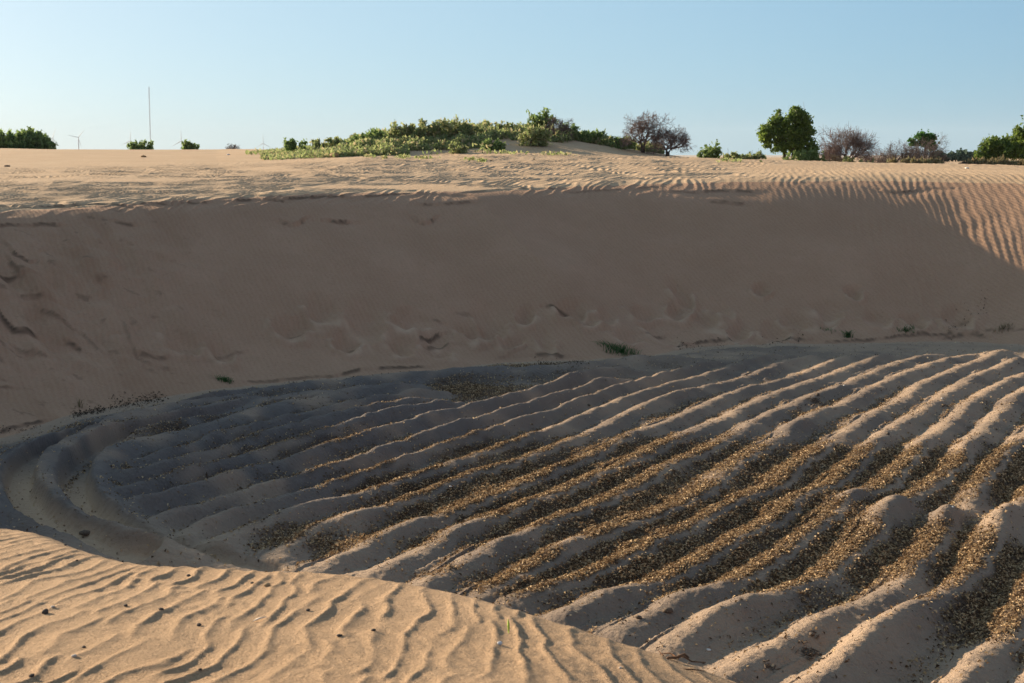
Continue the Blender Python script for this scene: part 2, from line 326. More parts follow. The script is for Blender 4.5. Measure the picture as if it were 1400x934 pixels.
def ground(x, y):
    x = np.asarray(x, float); y = np.asarray(y, float)
    z, d, cd, a = big(x, y)
    r = np.hypot(x, y)
    N = len(x)
    litter = np.zeros(N); soil = np.zeros(N); dark = np.zeros(N); pale = np.zeros(N); trk = np.zeros(N); lip = np.zeros(N)
    # ---- pit floor
    m = np.nonzero((d < 1.0) & (y > 9) & (z < 1.2))[0]
    if len(m):
        X = x[m]; Y = y[m]
        wob = .035 * fbm(X * .8, Y * .8, 3, 2)
        wob2 = .035 * fbm(X * .8, Y * .8, 4, 2)
        H, Q, S, ID = ridges(X + wob, Y + wob2)
        ins = sst(.7, -.5, d[m])
        rough = .022 * fbm(X * 6, Y * 6, 13, 3) + .03 * fbm(X * 1.6, Y * 1.6, 15, 2)
        # wind smoothed benches inside the furrows
        H = H + .05 * sst(.1, .7, fbm(X * .8 + 7, Y * .35, 19, 2) + .2) * (np.abs(Q) > .35)
        # leaf litter cover
        LR = np.zeros(len(m))
        for (px, py, rx, ry, s) in LIT:
            cx, cy = gp(px, py, .1)
            LR = np.maximum(LR, s * np.exp(-((X - cx) / rx) ** 2 - ((Y - cy) / ry) ** 2))
        qn = Q + .09 * noise(X * 2.2, Y * 2.2, 23) + .10 * noise(S * .5, ID * 7.3, 24)
        band = np.maximum(sst(.12, -.02, qn), sst(.14, .28, qn))       # furrow floor and sunny flank
        floor_only = sst(.34, .50, np.abs(qn))
        capn = noise(S * .33, ID * 3.1 + .5, 27)
        wbl = sst(.40, .75, LR + .12 * noise(X * .8, Y * .8, 161))
        cover = wbl * band * sst(.75, .35, capn - np.maximum(LR - .55, 0) * 1.2) + (1 - wbl) * floor_only
        patch = sst(-.55, -.05, fbm(X * .9, Y * .9, 29, 3) + (LR - .35) * 1.5)
        lt = LR * cover * patch
        for (cx, cy), l, wd, h in LW:                                   # lumps of blown sand stay bare
            th = math.radians(np.interp(cy, [17, 26, 38, 48], [30, 30, 42, 54]))
            dx = X - cx; dy = Y - cy
            al = dx * math.sin(th) + dy * math.cos(th); ac = dx * math.cos(th) - dy * math.sin(th)
            lt *= 1 - .95 * np.exp(-((al / (l * 1.05)) ** 2 + (ac / (wd * 1.25)) ** 2) ** 2)
        lt *= sst(-.1, -.8, d[m])
        soil[m] = ins
        # the two wheel-worn tracks round the headland
        dm = np.full(len(m), 9.); 
        for V in TRACKS:
            mm = np.nonzero((X > V[:, 0].min() - 2) & (X < V[:, 0].max() + 2) & (Y > V[:, 1].min() - 2) & (Y < V[:, 1].max() + 2))[0]
            b_ = np.full(len(mm), 9.); s0 = np.zeros(len(mm)); acc = 0.; tot = np.hypot(*(V[1:] - V[:-1]).T).sum()
            for (ax, ay), (bx, by) in zip(V[:-1], V[1:]):
                ex, ey = bx - ax, by - ay; wx = X[mm] + wob[mm] - ax; wy = Y[mm] + wob2[mm] - ay
                t = np.clip((wx * ex + wy * ey) / (ex * ex + ey * ey + 1e-9), 0, 1); q_ = np.hypot(wx - ex * t, wy - ey * t)
                c = q_ < b_; b_ = np.where(c, q_, b_); s0 = np.where(c, acc + t * math.hypot(ex, ey), s0); acc += math.hypot(ex, ey)
            fade = sst(tot, tot - 7, s0)
            wdt = .17 + .05 * noise(s0 * .8, s0 * 0, 141)
            tr = sst(wdt + .20, wdt, b_)
            H[mm] = H[mm] * (1 - .97 * tr * fade) + fade * .09 * sst(1.1, .45, b_) * (1 - tr)
            lt[mm] *= 1 - .85 * tr * fade * sst(9, 5, s0)
            trk[m[mm]] = np.maximum(trk[m[mm]], tr * fade * sst(10, 6, s0))
        litter[m] = lt * ins
        H = H * ins + rough * ins + .018 * lt * (fbm(X * 9, Y * 9, 33, 2) + .3)
        z[m] = np.where(z[m] < .6, z[m] + H, z[m] + H * sst(1.2, .6, z[m]))
        pale[m] = trk[m]
    # ---- slope
    wall = sst(.0, 1.0, d) * sst(20, 14, d) * (y > 20)
    ms = np.nonzero((wall > 0) & (r < 90))[0]
    if len(ms):
        X = x[ms]; Y = y[ms]; W = wall[ms]; D = d[ms]; A = a[ms]
        low = .10 * fbm(X * .35, Y * .35, 51, 3) + .05 * fbm(X * .9, Y * .9, 52, 2) * sst(6, 1, D)
        # left: slumped, furrowed sand
        lf = sst(-.16, -.30, A)
        under = sst(.2, -3.5, D - np.interp(A, A_T, RIMZ / SLOPE))
        sl_ = noise((X * .75 + Y * .66) * 1.6, (X * .66 - Y * .75) * .28, 53) * .20 + fbm(X * 1.5, Y * 1.5, 54, 3) * .13
        lump = lf * sl_ * sst(.4, 2, D)
        z[ms] += W * under * (low * sst(.2, 2, D) + lump)
        # hollows left by feet near the foot of the slope
        for (px, py, rr_, dep) in HOL_W:
            cx, cy = px, py
            dx_ = X - cx + .14 * noise(X * 2, Y * 2, 152); dy_ = Y - cy + .2 * noise(X * 2, Y * 2, 153); sk = (cx * 7.3 % 1 - .5) * 1.2
            g = ((dx_ + sk * dy_ * .6) / rr_) ** 2 + (dy_ / (rr_ * (1 + (cy * 5.1 % 1)))) ** 2
            mm = g < 6
            gg = g[mm]
            z[ms[mm]] += -dep * np.exp(-gg * 1.2) + dep * .55 * np.exp(-(np.sqrt(gg) - 1.25) ** 2 * 7) * ((Y[mm] < cy) * .8 + .2)
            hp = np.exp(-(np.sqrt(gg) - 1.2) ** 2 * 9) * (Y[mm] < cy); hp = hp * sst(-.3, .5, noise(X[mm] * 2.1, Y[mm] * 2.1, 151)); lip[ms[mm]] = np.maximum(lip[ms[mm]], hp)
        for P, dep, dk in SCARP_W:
            mm0 = (X > P[:, 0].min() - 1) & (X < P[:, 0].max() + 1) & (Y > P[:, 1].min() - 1) & (Y < P[:, 1].max() + 1)
            ii = np.nonzero(mm0)[0]
            if not len(ii): continue
            x0 = X[ii] + .05 * noise(X[ii] * 3, Y[ii] * 3, 71); y0 = Y[ii] + .06 * noise(X[ii] * 3, Y[ii] * 3, 72)
            best = np.full(len(ii), 9.); below = np.zeros(len(ii))
            for (ax, ay), (bx, by) in zip(P[:-1], P[1:]):
                ex, ey = bx - ax, by - ay; wx = x0 - ax; wy = y0 - ay
                t = np.clip((wx * ex + wy * ey) / (ex * ex + ey * ey + 1e-9), 0, 1)
                dd_ = np.hypot(wx - ex * t, wy - ey * t)
                sg = np.sign(ex * wy - ey * wx)
                c = dd_ < best; best = np.where(c, dd_, best); below = np.where(c, sg, below)
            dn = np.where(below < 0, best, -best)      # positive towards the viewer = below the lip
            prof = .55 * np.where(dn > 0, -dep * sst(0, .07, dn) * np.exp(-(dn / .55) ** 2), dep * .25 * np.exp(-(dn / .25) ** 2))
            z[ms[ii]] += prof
            dark[ms[ii]] = np.maximum(dark[ms[ii]], .9 * dk * sst(-.05, .0, dn) * np.exp(-(np.maximum(dn, 0) / .085) ** 2) * sst(-.35, -.1, noise(x0 * 1.3, y0 * 1.3, 74)))  # shadow line under each scarp lip, painted as a dark band
        # rust coloured damp streaks of the left slope
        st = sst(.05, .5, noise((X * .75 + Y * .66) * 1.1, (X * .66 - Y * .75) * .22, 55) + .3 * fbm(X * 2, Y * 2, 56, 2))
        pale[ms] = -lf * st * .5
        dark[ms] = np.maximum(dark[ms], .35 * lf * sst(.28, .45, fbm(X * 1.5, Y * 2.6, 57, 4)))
    # ---- wind ripples on the plain and over the rim
    mr = np.nonzero((r > 40) & (r < 130) & (d > 0) & (y > 30))[0]
    if len(mr):
        X = x[mr]; Y = y[mr]; D = d[mr]; A = a[mr]; R = r[mr]
        rr = np.interp(A, A_T, RIMR)
        u = Y - rr
        right = sst(.12, .27, A)
        # the ripples of the right-hand slope run downhill
        reach = -2.2 - 9.5 * sst(.17, .36, A)
        maskR = right * sst(reach - 1.5, reach + 2.5, u) * sst(26, 9, u)
        wx = .55 * fbm(X * .28, Y * .16, 81, 2) + .10 * noise(X * .9, Y * .9, 82)
        ph = 2 * np.pi * (X - .10 * Y + wx * .8) / .29
        ph2 = ph + .5 * np.sin(ph)
        rip = (1 - 1.9 * np.abs(np.sin(ph2 / 2)) ** 1.25)
        am = .0125 * (.65 + .8 * np.clip(fbm(X * .5, Y * .25, 83, 2) + .4, 0, 1))
        zr = maskR * am * rip
        # the left: short sinuous scoured ripples in a belt behind the rim
        belt = sst(-1.5, 1.2, u) * sst(40, 24, u) * (1 - .55 * right) * sst(-.50, -.15, fbm(X * .12, Y * .12, 84, 2))
        w2 = .9 * fbm(X * .42, Y * .12, 85, 2) + .30 * noise(X * 1.3, Y * .6, 86)
        ph = 2 * np.pi * (X * .93 - Y * .36 + w2) / .40
        rip2 = 1 - 1.9 * np.abs(np.sin((ph + .6 * np.sin(ph)) / 2)) ** 1.3
        zr += belt * (.030 - .008 * sst(-.05, .1, A)) * rip2 * (1 - .6 * right) * (.5 + np.clip(noise(X * .6, Y * .5, 87) + .4, 0, 1.2))
        zr += (1 - sst(20, 60, u)) * sst(-1, 2, u) * .012 * fbm(X * 1.3, Y * 1.0, 88, 3)
        # tussocky crumbs right along the skyline
        sr = np.interp(A, A_S, SKYR)
        zr += .05 * np.clip(fbm(X * 2.0, Y * .8, 89, 3) - .05, 0, 1) * np.exp(-((Y - sr) / 6) ** 2) * (.5 + right)
        z[mr] += zr
    # ---- foreground ripples
    mf = np.nonzero((r < 16) & (cd < 1.5))[0]
    if len(mf):
        X = x[mf]; Y = y[mf]; C = cd[mf]
        dr = X * .985 + (Y - 5) * .13 * X
        wx = .20 * fbm(X * 1.2 + 3, Y * .8, 91, 2) + .055 * noise(X * 3.1, Y * 2.3, 92) + .018 * noise(X * 8, Y * 6, 94)
        def prof(p):
            p = p + .65 * np.sin(p)
            return 1 - 1.75 * np.abs(np.sin(p / 2)) ** 1.05
        ph = 2 * np.pi * (dr + wx) / .110
        jn = sst(-.02, .10, noise(X * 1.9 + 5, Y * 1.2, 99))
        ph_b = ph + np.pi + 1.2 * noise(X * 2.6, Y * 1.5, 100)
        am = (.0062 - .0024 * sst(-.1, .5, X)) * (.42 + 1.0 * np.clip(fbm(X * 2.4, Y * 1.5, 93, 2) + .42, 0, 1.0))
        rip = prof(ph) * (1 - jn) + prof(ph_b) * jn
        rip = rip + .28 * prof(2 * np.pi * (dr * .6 + .8 * Y + .12 * fbm(X * 2, Y * 2, 106, 2)) / .27) * sst(-.2, .3, noise(X * 1.4, Y * 1.4, 107))
        ph3 = 2 * np.pi * (X * .8 + Y * .35 + .05 * fbm(X * 3, Y * 3, 95, 2)) / .06
        am = am * sst(.35, -.25, C) + .0
        z[mf] += .0030 * noise(X * 24, Y * 15, 121) * sst(.35, .9, np.abs(np.sin(ph / 2))) * sst(-.3, .3, noise(X * 2, Y * 2, 122)) * sst(.3, -.2, C)
        z[mf] += am * rip + .0009 * np.sin(ph3) * sst(-.1, .3, noise(X * 1.7, Y * 1.7, 96)) * sst(.2, -.1, C)
        z[mf] += .0022 * fbm(X * 14, Y * 14, 97, 3) + .012 * fbm(X * 1.6, Y * 1.6, 98, 2)
    return z, d, cd, a, litter, soil, dark, pale, lip

TRACKS = [spline(np.array([gp(a_, b_, 0) for a_, b_ in L]), 3) for L in (
    cH((760, 690), (560, 640), (420, 575), (300, 520), (200, 450), (130, 370), (105, 300), (110, 230), (150, 170), (230, 110)) + cA((400, 500), (500, 440), (650, 385), (850, 350), (1000, 320), (1200, 280)) + cB((50, 240), (250, 208), (500, 190)),
    cH((1400, 730), (1180, 690), (1000, 650), (750, 570), (600, 510), (480, 430), (410, 340), (395, 260), (420, 200), (480, 130)) + cA((600, 520), (700, 470), (860, 430), (1050, 390), (1270, 345)) + cB((50, 300), (200, 262), (400, 240)))]
# litter regions: photograph point, radius x, radius y (metres), strength
LIT = [(640, 700, 3.2, 3.2, .95), (560, 660, 3.2, 2.5, .8), (780, 660, 3.5, 3.5, .95), (900, 700, 3.2, 3.2, 1.0), (850, 760, 2.6, 3, 1.0), (1050, 700, 3, 3.4, 1.0),
       (1000, 780, 2.4, 2.4, 1.0), (1180, 760, 2.2, 2.2, 1.0), (1150, 650, 3.5, 4.0, 1.0), (1280, 640, 3.2, 3.4, 1.0), (1330, 760, 2.2, 3, 1.0), (1390, 650, 3, 4, .95),
       (1390, 850, 1.6, 2, .9), (440, 730, 2.2, 1.8, .75), (720, 800, 1.6, 1.6, .8), (640, 790, 1.3, 1.3, .6), (700, 620, 4, 4, .7), (920, 620, 4.5, 3, .8),
       (450, 650, 4, 3, .6), (640, 530, 2.0, 1.8, .75), (280, 640, 3, 3, .5), (130, 610, 1.2, 1.2, .35), (220, 590, 2.6, 1.2, .5), (420, 610, 5, 4, .62), (260, 650, 3.2, 2.6, .6), (520, 560, 5, 3, .5), (1000, 560, 4, 4, .38),
       (800, 540, 4, 4, .42), (1100, 565, .8, .9, .7), (1260, 560, 3.5, 4, .5), (1380, 560, 3, 4, .5), (550, 600, 4, 4, .4), (740, 498, 3.0, 1.2, .7), (1340, 870, 1.2, 2, .9), (330, 690, 2.5, 2.5, .5)]
HOL_W = []; SCARP_W = []
def _prep():
    H = [(1130, 442), (1085, 440), (1200, 436), (720, 432), (700, 470), (745, 468), (800, 440), (830, 432), (780, 425), (860, 462), (905, 460), (960, 430), (985, 425), (930, 425), (1010, 455), (590, 462),
         (600, 480), (640, 458), (670, 440), (475, 470), (545, 475), (400, 448), (300, 480), (660, 462), (1060, 455), (1130, 425), (1250, 440), (930, 400), (1040, 400), (560, 440), (500, 440), (250, 470), (440, 430), (1310, 436), (880, 430), (1165, 400)]
    for i, (px, py) in enumerate(H):
        X, Y = wallpt(px, py); HOL_W.append((X, Y, .30 + .24 * random.random(), .13 + .14 * random.random()))
    S = [  # (polyline, depth, painted shade), drawn left to right
      ([(0, 281), (40, 282), (85, 280)], .10, .9), ([(100, 279), (150, 278), (170, 280)], .09, .9), ([(195, 277), (225, 278)], .09, .8), ([(250, 276), (280, 277)], .08, .8),
      ([(325, 274), (360, 272), (385, 274)], .09, .9), ([(395, 271), (450, 268), (480, 270)], .09, .9), ([(0, 308), (45, 306), (75, 307)], .10, .8),
      ([(390, 304), (402, 306), (412, 303)], .14, 1.0), ([(455, 302), (472, 304)], .14, .9), ([(570, 300), (580, 304), (590, 300)], .12, .8), 
      ([(160, 303), (178, 307)], .10, .8), ([(500, 268), (560, 264), (620, 266)], .07, .7), ([(580, 280), (640, 276)], .08, .6), ([(640, 262), (700, 258), (760, 257)], .06, .6),
      ([(965, 262), (990, 260), (1026, 262)], .08, .7), ([(975, 276), (1015, 278)], .07, .6), ([(780, 262), (850, 258), (890, 256)], .05, .45), ([(920, 262), (950, 262)], .06, .5),
      ([(1207, 260), (1225, 262), (1250, 260)], .08, .8), ([(1262, 256), (1290, 257)], .06, .5),
      ([(0, 428), (18, 450), (46, 456)], .16, 1.0), ([(12, 338), (22, 348), (36, 354)], .16, .9), ([(0, 370), (26, 374)], .12, .9), ([(95, 468), (108, 472)], .12, .9), ([(30, 402), (55, 408)], .10, .6),
      ([(15, 355), (24, 368)], .10, .7), ([(60, 420), (90, 440)], .08, .5), ([(20, 470), (60, 490)], .08, .4), ([(115, 455), (135, 475)], .08, .4), ([(170, 445), (190, 490), (230, 505)], .06, .35),
      ([(195, 486), (225, 492)], .08, .6), ([(0, 528), (12, 528)], .06, .5), ([(0, 590), (25, 582), (55, 576)], .06, .9),
      ([(575, 470), (590, 458), (600, 456)], .09, .9), ([(585, 474), (610, 472)], .07, .7), ([(470, 472), (490, 473)], .06, .6), ([(750, 418), (780, 424), (790, 434)], .10, .9),
      ([(690, 488), (720, 485), (775, 488)], .07, .8), ([(690, 488), (705, 482)], .05, .5), ([(885, 456), (905, 456)], .06, .7), ([(625, 428), (640, 430)], .05, .6),
      ([(595, 440), (602, 442)], .05, .5), ([(470, 510), (500, 505), (560, 503), (580, 501)], .06, .9), ([(340, 523), (400, 519), (450, 515)], .05, .6),
      ([(925, 474), (958, 467), (1000, 466), (1030, 468)], .08, .9), ([(1020, 473), (1060, 465), (1105, 464)], .08, .9), ([(1130, 467), (1180, 466), (1240, 458), (1300, 456)], .07, .8),
      ([(1290, 462), (1330, 456), (1345, 460)], .08, .8), ([(1350, 452), (1400, 450)], .05, .6), ([(1300, 435), (1320, 434)], .05, .6), ([(390, 455), (425, 452)], .05, .4), ([(290, 480), (330, 482)], .05, .4)]
    for P, dep, dk in S:
        Q = np.array([wallpt(*p) for p in P]); SCARP_W.append((spline(Q, 3) if len(Q) > 2 else Q, dep, dk))
_prep()
GRIDS = []
def lookup(x, y, what=0):
    """bilinear height (0), floor distance (1) or litter cover (2) from the built ground sheet"""
    x = np.atleast_1d(np.asarray(x, float)); y = np.atleast_1d(np.asarray(y, float)); r = np.hypot(x, y); t = np.arctan2(x, y)
    out = np.zeros(len(x))
    for rs, an, arr, lo, hi in GRIDS:
        m = (r >= lo) & (r < hi)
        if not m.any(): continue
        A = arr[what]; i = np.clip(np.searchsorted(rs, r[m]) - 1, 0, len(rs) - 2); j = np.clip(np.searchsorted(an, t[m]) - 1, 0, len(an) - 2)
        u = (r[m] - rs[i]) / (rs[i + 1] - rs[i]); v = (t[m] - an[j]) / (an[j + 1] - an[j])
        out[m] = (A[i, j] * (1 - u) + A[i + 1, j] * u) * (1 - v) + (A[i, j + 1] * (1 - u) + A[i + 1, j + 1] * u) * v
    return out
def gz(x, y): return float(lookup(x, y)[0])

# ------------------------------------------------------------------ materials
def newmat(name):
    m = bpy.data.materials.new(name); m.use_nodes = True
    n = m.node_tree; b = n.nodes['Principled BSDF']; return m, n, b
def link(n, a, b): n.links.new(a, b)
def nz(n, co, scale, detail=3, rough=.6, stretch=None):
    t = n.nodes.new('ShaderNodeTexNoise'); t.inputs['Scale'].default_value = scale; t.inputs['Detail'].default_value = detail
    t.inputs['Roughness'].default_value = rough
    if stretch:
        mp = n.nodes.new('ShaderNodeMapping'); mp.inputs['Scale'].default_value = stretch[0]; mp.inputs['Rotation'].default_value = stretch[1]
        link(n, co, mp.inputs[0]); co = mp.outputs[0]
    link(n, co, t.inputs['Vector']); return t
def mix(n, fac, a, b, mode='MIX'):
    m = n.nodes.new('ShaderNodeMix'); m.data_type = 'RGBA'; m.blend_type = mode
    for s, v in ((m.inputs[0], fac), (m.inputs[6], a), (m.inputs[7], b)):
        if isinstance(v, (int, float)): s.default_value = v
        elif isinstance(v, tuple): s.default_value = (*v, 1) if len(v) == 3 else v
        else: link(n, v, s)
    return m.outputs[2]
def ramp(n, src, lo, hi, a=0., b=1.):
    m = n.nodes.new('ShaderNodeMapRange'); m.inputs[1].default_value = lo; m.inputs[2].default_value = hi
    m.inputs[3].default_value = a; m.inputs[4].default_value = b; link(n, src, m.inputs[0]); return m.outputs[0]
def attr(n, name):
    a = n.nodes.new('ShaderNodeAttribute'); a.attribute_name = name; return a.outputs['Fac']
def bump(n, h, strength, dist, prev=None):
    b = n.nodes.new('ShaderNodeBump'); b.inputs['Strength'].default_value = strength; b.inputs['Distance'].default_value = dist
    link(n, h, b.inputs['Height'])
    if prev: link(n, prev, b.inputs['Normal'])
    return b.outputs[0]

SAND_A, SAND_B = (.50, .340, .235), (.45, .295, .195)
def sand_mat(name, kind):
    m, n, b = newmat(name)
    co = n.nodes.new('ShaderNodeNewGeometry').outputs['Position']
    big_ = nz(n, co, .35, 4); mid = nz(n, co, 3.0, 4)
    c = mix(n, ramp(n, big_.outputs[0], .35, .65), SAND_A, SAND_B)
    c = mix(n, ramp(n, mid.outputs[0], .3, .7, 0, .35), c, (.40, .28, .17))
    nrm = None
    if kind == 'slope': c = mix(n, 1.0, c, (.84, .775, .735), 'MULTIPLY')
    if kind == 'dune':
        c = mix(n, ramp(n, big_.outputs[0], .35, .65), (.70, .485, .30), (.64, .43, .255))
        gr = nz(n, co, 90, 3, .8); gr2 = nz(n, co, 26, 5, .85)
        c = mix(n, ramp(n, gr.outputs[0], .35, .72, 0, .55), c, (.25, .165, .095))
        c = mix(n, ramp(n, gr2.outputs[0], .58, .75, 0, .5), c, (.66, .49, .31))
        nrm = bump(n, gr2.outputs[0], 1, .030); nrm = bump(n, gr.outputs[0], 1, .010, nrm)
    if kind == 'slope':
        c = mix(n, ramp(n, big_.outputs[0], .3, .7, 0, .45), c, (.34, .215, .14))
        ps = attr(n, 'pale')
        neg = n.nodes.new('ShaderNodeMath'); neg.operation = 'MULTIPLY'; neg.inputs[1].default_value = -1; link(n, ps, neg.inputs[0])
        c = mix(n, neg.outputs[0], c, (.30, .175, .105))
        # fine wind ripples running down the slope
        rp = nz(n, co, 1.0, 2, .5, ((6.5, 1.6, 1.6), (0, 0, math.radians(-32))))
        wv = n.nodes.new('ShaderNodeTexWave'); wv.inputs['Scale'].default_value = 1.9; wv.inputs['Distortion'].default_value = 5
        wv.inputs['Detail'].default_value = 2; wv.inputs['Detail Scale'].default_value = .7
        mp = n.nodes.new('ShaderNodeMapping'); mp.inputs['Rotation'].default_value = (0, 0, math.radians(-28)); link(n, co, mp.inputs[0]); link(n, mp.outputs[0], wv.inputs['Vector'])
        c = mix(n, ramp(n, wv.outputs['Fac'], .2, .9, 0, .07), c, (.56, .40, .26))
        gr = nz(n, co, 14, 4, .75)
        c = mix(n, ramp(n, gr.outputs[0], .5, .8, 0, .55), c, (.20, .13, .085))
        nrm = bump(n, wv.outputs['Fac'], .22, .03); nrm = bump(n, rp.outputs[0], .35, .05, nrm); nrm = bump(n, gr.outputs[0], .5, .03, nrm)
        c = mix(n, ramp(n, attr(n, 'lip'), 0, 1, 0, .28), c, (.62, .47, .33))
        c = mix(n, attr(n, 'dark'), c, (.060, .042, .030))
    if kind == 'plain':
        c = mix(n, ramp(n, big_.outputs[0], .35, .65), (.52, .375, .235), (.48, .335, .205))
        gr = nz(n, co, 5, 5, .75); cr = nz(n, co, 1.4, 5, .8)
        c = mix(n, ramp(n, gr.outputs[0], .55, .8, 0, .6), c, (.23, .155, .095))
        c = mix(n, ramp(n, cr.outputs[0], .60, .75, 0, .5), c, (.34, .21, .12))
        nrm = bump(n, gr.outputs[0], .6, .06)
        c = mix(n, attr(n, 'dark'), c, (.080, .055, .040))
    if kind == 'soil':
        soil = mix(n, ramp(n, big_.outputs[0], .35, .7), (.27, .207, .155), (.195, .155, .126))
        soil = mix(n, ramp(n, mid.outputs[0], .5, .8, 0, .7), soil, (.30, .235, .165))
        gr = nz(n, co, 40, 4, .8)
        soil = mix(n, ramp(n, gr.outputs[0], .55, .75, 0, .55), soil, (.15, .125, .10))
        soil = mix(n, attr(n, 'greyed'), soil, mix(n, ramp(n, mid.outputs[0], .35, .7), (.180, .160, .146), (.135, .122, .114)))
        soil = mix(n, ramp(n, attr(n, 'litter'), 0, .75), soil, (.075, .051, .033))
        soil = mix(n, attr(n, 'blown'), soil, (.53, .385, .26))
        c = mix(n, attr(n, 'soil'), c, soil)
        c = mix(n, attr(n, 'dark'), c, (.070, .050, .036))
        wv = n.nodes.new('ShaderNodeTexWave'); wv.inputs['Scale'].default_value = 3.2; wv.inputs['Distortion'].default_value = 6
        wv.inputs['Detail'].default_value = 2; wv.inputs['Detail Scale'].default_value = .6
        mp = n.nodes.new('ShaderNodeMapping'); mp.inputs['Rotation'].default_value = (0, 0, math.radians(-60)); link(n, co, mp.inputs[0]); link(n, mp.outputs[0], wv.inputs['Vector'])
        nrm = bump(n, wv.outputs['Fac'], .4, .03); nrm = bump(n, gr.outputs[0], .8, .03, nrm)
        fine = nz(n, co, 9, 4, .7); nrm = bump(n, fine.outputs[0], .7, .08, nrm)
    link(n, c, b.inputs['Base Color']); b.inputs['Roughness'].default_value = .95; b.inputs['Specular IOR Level'].default_value = .12
    if nrm: link(n, nrm, b.inputs['Normal'])
    return m
M_DUNE = sand_mat('dune_sand', 'dune'); M_SLOPE = sand_mat('slope_sand', 'slope'); M_PLAIN = sand_mat('plain_sand', 'plain'); M_SOIL = sand_mat('field_soil', 'soil')

def leafmat(name, cols, rough=.7, trans=.25):
    m, n, b = newmat(name)
    g = n.nodes.new('ShaderNodeNewGeometry')
    cr = n.nodes.new('ShaderNodeValToRGB'); link(n, g.outputs['Random Per Island'], cr.inputs[0])
    el = cr.color_ramp.elements
    while len(el) < len(cols): el.new(.5)
    for i, c in enumerate(cols): el[i].position = i / (len(cols) - 1); el[i].color = (*c, 1)
    link(n, cr.outputs[0], b.inputs['Base Color']); b.inputs['Roughness'].default_value = rough; b.inputs['Specular IOR Level'].default_value = .25
    if trans:
        out = n.nodes['Material Output']; t = n.nodes.new('ShaderNodeBsdfTranslucent'); link(n, cr.outputs[0], t.inputs[0])
        ms = n.nodes.new('ShaderNodeMixShader'); ms.inputs[0].default_value = trans
        link(n, b.outputs[0], ms.inputs[1]); link(n, t.outputs[0], ms.inputs[2]); link(n, ms.outputs[0], out.inputs[0])
    return m
M_LITTER = leafmat('dry_leaf', [(.06, .036, .020), (.14, .085, .044), (.31, .205, .108), (.52, .375, .205), (.74, .57, .35)], .8, .15)
M_DARKLIT = leafmat('dark_debris', [(.03, .022, .016), (.06, .045, .03), (.10, .075, .05)], .9, 0)
M_GREEN = leafmat('bush_leaf', [(.12, .19, .06), (.19, .28, .09), (.30, .38, .13)], .6, .5)
M_GREY_GREEN = leafmat('scrub_leaf', [(.16, .21, .08), (.25, .31, .12), (.36, .40, .17), (.42, .34, .21)], .7, .5)
M_TREE = leafmat('tree_leaf', [(.08, .13, .035), (.14, .215, .045), (.24, .33, .065)], .5, .5)
M_BRIGHT = leafmat('vine_leaf', [(.05, .13, .03), (.08, .20, .04), (.12, .26, .06)], .5, .5)
M_FARGREEN = leafmat('far_leaf', [(.09, .14, .09), (.13, .19, .12)], .8, .2)
M_DRY = leafmat('dry_grass', [(.20, .16, .08), (.30, .24, .13), (.17, .19, .08)], .8, .3)
M_GRASS = leafmat('green_grass', [(.04, .13, .03), (.07, .19, .05)], .6, .3)
def plainmat(name, c, c2=None, scale=20, rough=.85):
    m, n, b = newmat(name)
    co = n.nodes.new('ShaderNodeTexCoord').outputs['Object']
    t = nz(n, co, scale, 4, .7)
    link(n, mix(n, ramp(n, t.outputs[0], .35, .65), c, c2 or tuple(v * .6 for v in c)), b.inputs['Base Color'])
    b.inputs['Roughness'].default_value = rough; b.inputs['Specular IOR Level'].default_value = .2
    link(n, bump(n, t.outputs[0], .4, .01), b.inputs['Normal']); return m
M_BARK = plainmat('bark', (.10, .075, .055), (.05, .038, .03), 8)
M_TWIG = plainmat('dry_twig', (.25, .18, .155), (.16, .11, .095), 3)
M_DEADBRUSH = plainmat('dead_brush', (.20, .16, .14), (.12, .095, .085), 3)
M_STRAW = plainmat('straw', (.42, .29, .15), (.25, .15, .08), 5)
M_STONE = plainmat('pebble_stone', (.10, .085, .07), (.055, .045, .04), 60)
M_SHELL = plainmat('shell', (.62, .55, .46), (.5, .42, .34), 90)
M_WHITE = plainmat('pale_scrap', (.75, .74, .70), (.6, .58, .55), 50)
M_WOOD = plainmat('stick_wood', (.20, .10, .05), (.10, .055, .03), 50)
M_YG = plainmat('fresh_blade', (.40, .52, .07), (.3, .42, .05), 50)
M_CLOD = plainmat('clod', (.16, .12, .085), (.08, .06, .045), 40)
M_STEEL = plainmat('painted_steel', (.55, .56, .57), (.5, .51, .52), .2, .5)

# ------------------------------------------------------------------ mesh plumbing
def tag(o, label=None, cat=None, group=None, kind=None):
    if label: o['label'] = label
    if cat: o['category'] = cat
    if group: o['group'] = group
    if kind: o['kind'] = kind
    return o
def mesh_np(name, V, Fq, mat, smooth=True, nside=4):
    V = np.asarray(V, np.float32); Fq = np.asarray(Fq, np.int32)
    me = bpy.data.meshes.new(name)
    me.vertices.add(len(V)); me.vertices.foreach_set('co', V.ravel())
    nf = len(Fq); me.loops.add(nf * nside); me.polygons.add(nf)
    me.loops.foreach_set('vertex_index', Fq.ravel())
    me.polygons.foreach_set('loop_start', np.arange(nf, dtype=np.int32) * nside)
    me.polygons.foreach_set('use_smooth', np.full(nf, smooth))
    me.update(calc_edges=True)
    if mat: me.materials.append(mat)
    return me
def obj(name, me, parent=None, loc=(0, 0, 0)):
    o = bpy.data.objects.new(name, me); COL.objects.link(o); o.location = loc
    if parent: o.parent = parent
    return o
def thing(name, label, cat, loc, group=None):
    o = bpy.data.objects.new(name, None); COL.objects.link(o); o.location = loc; o.empty_display_size = .3
    return tag(o, label, cat, group)

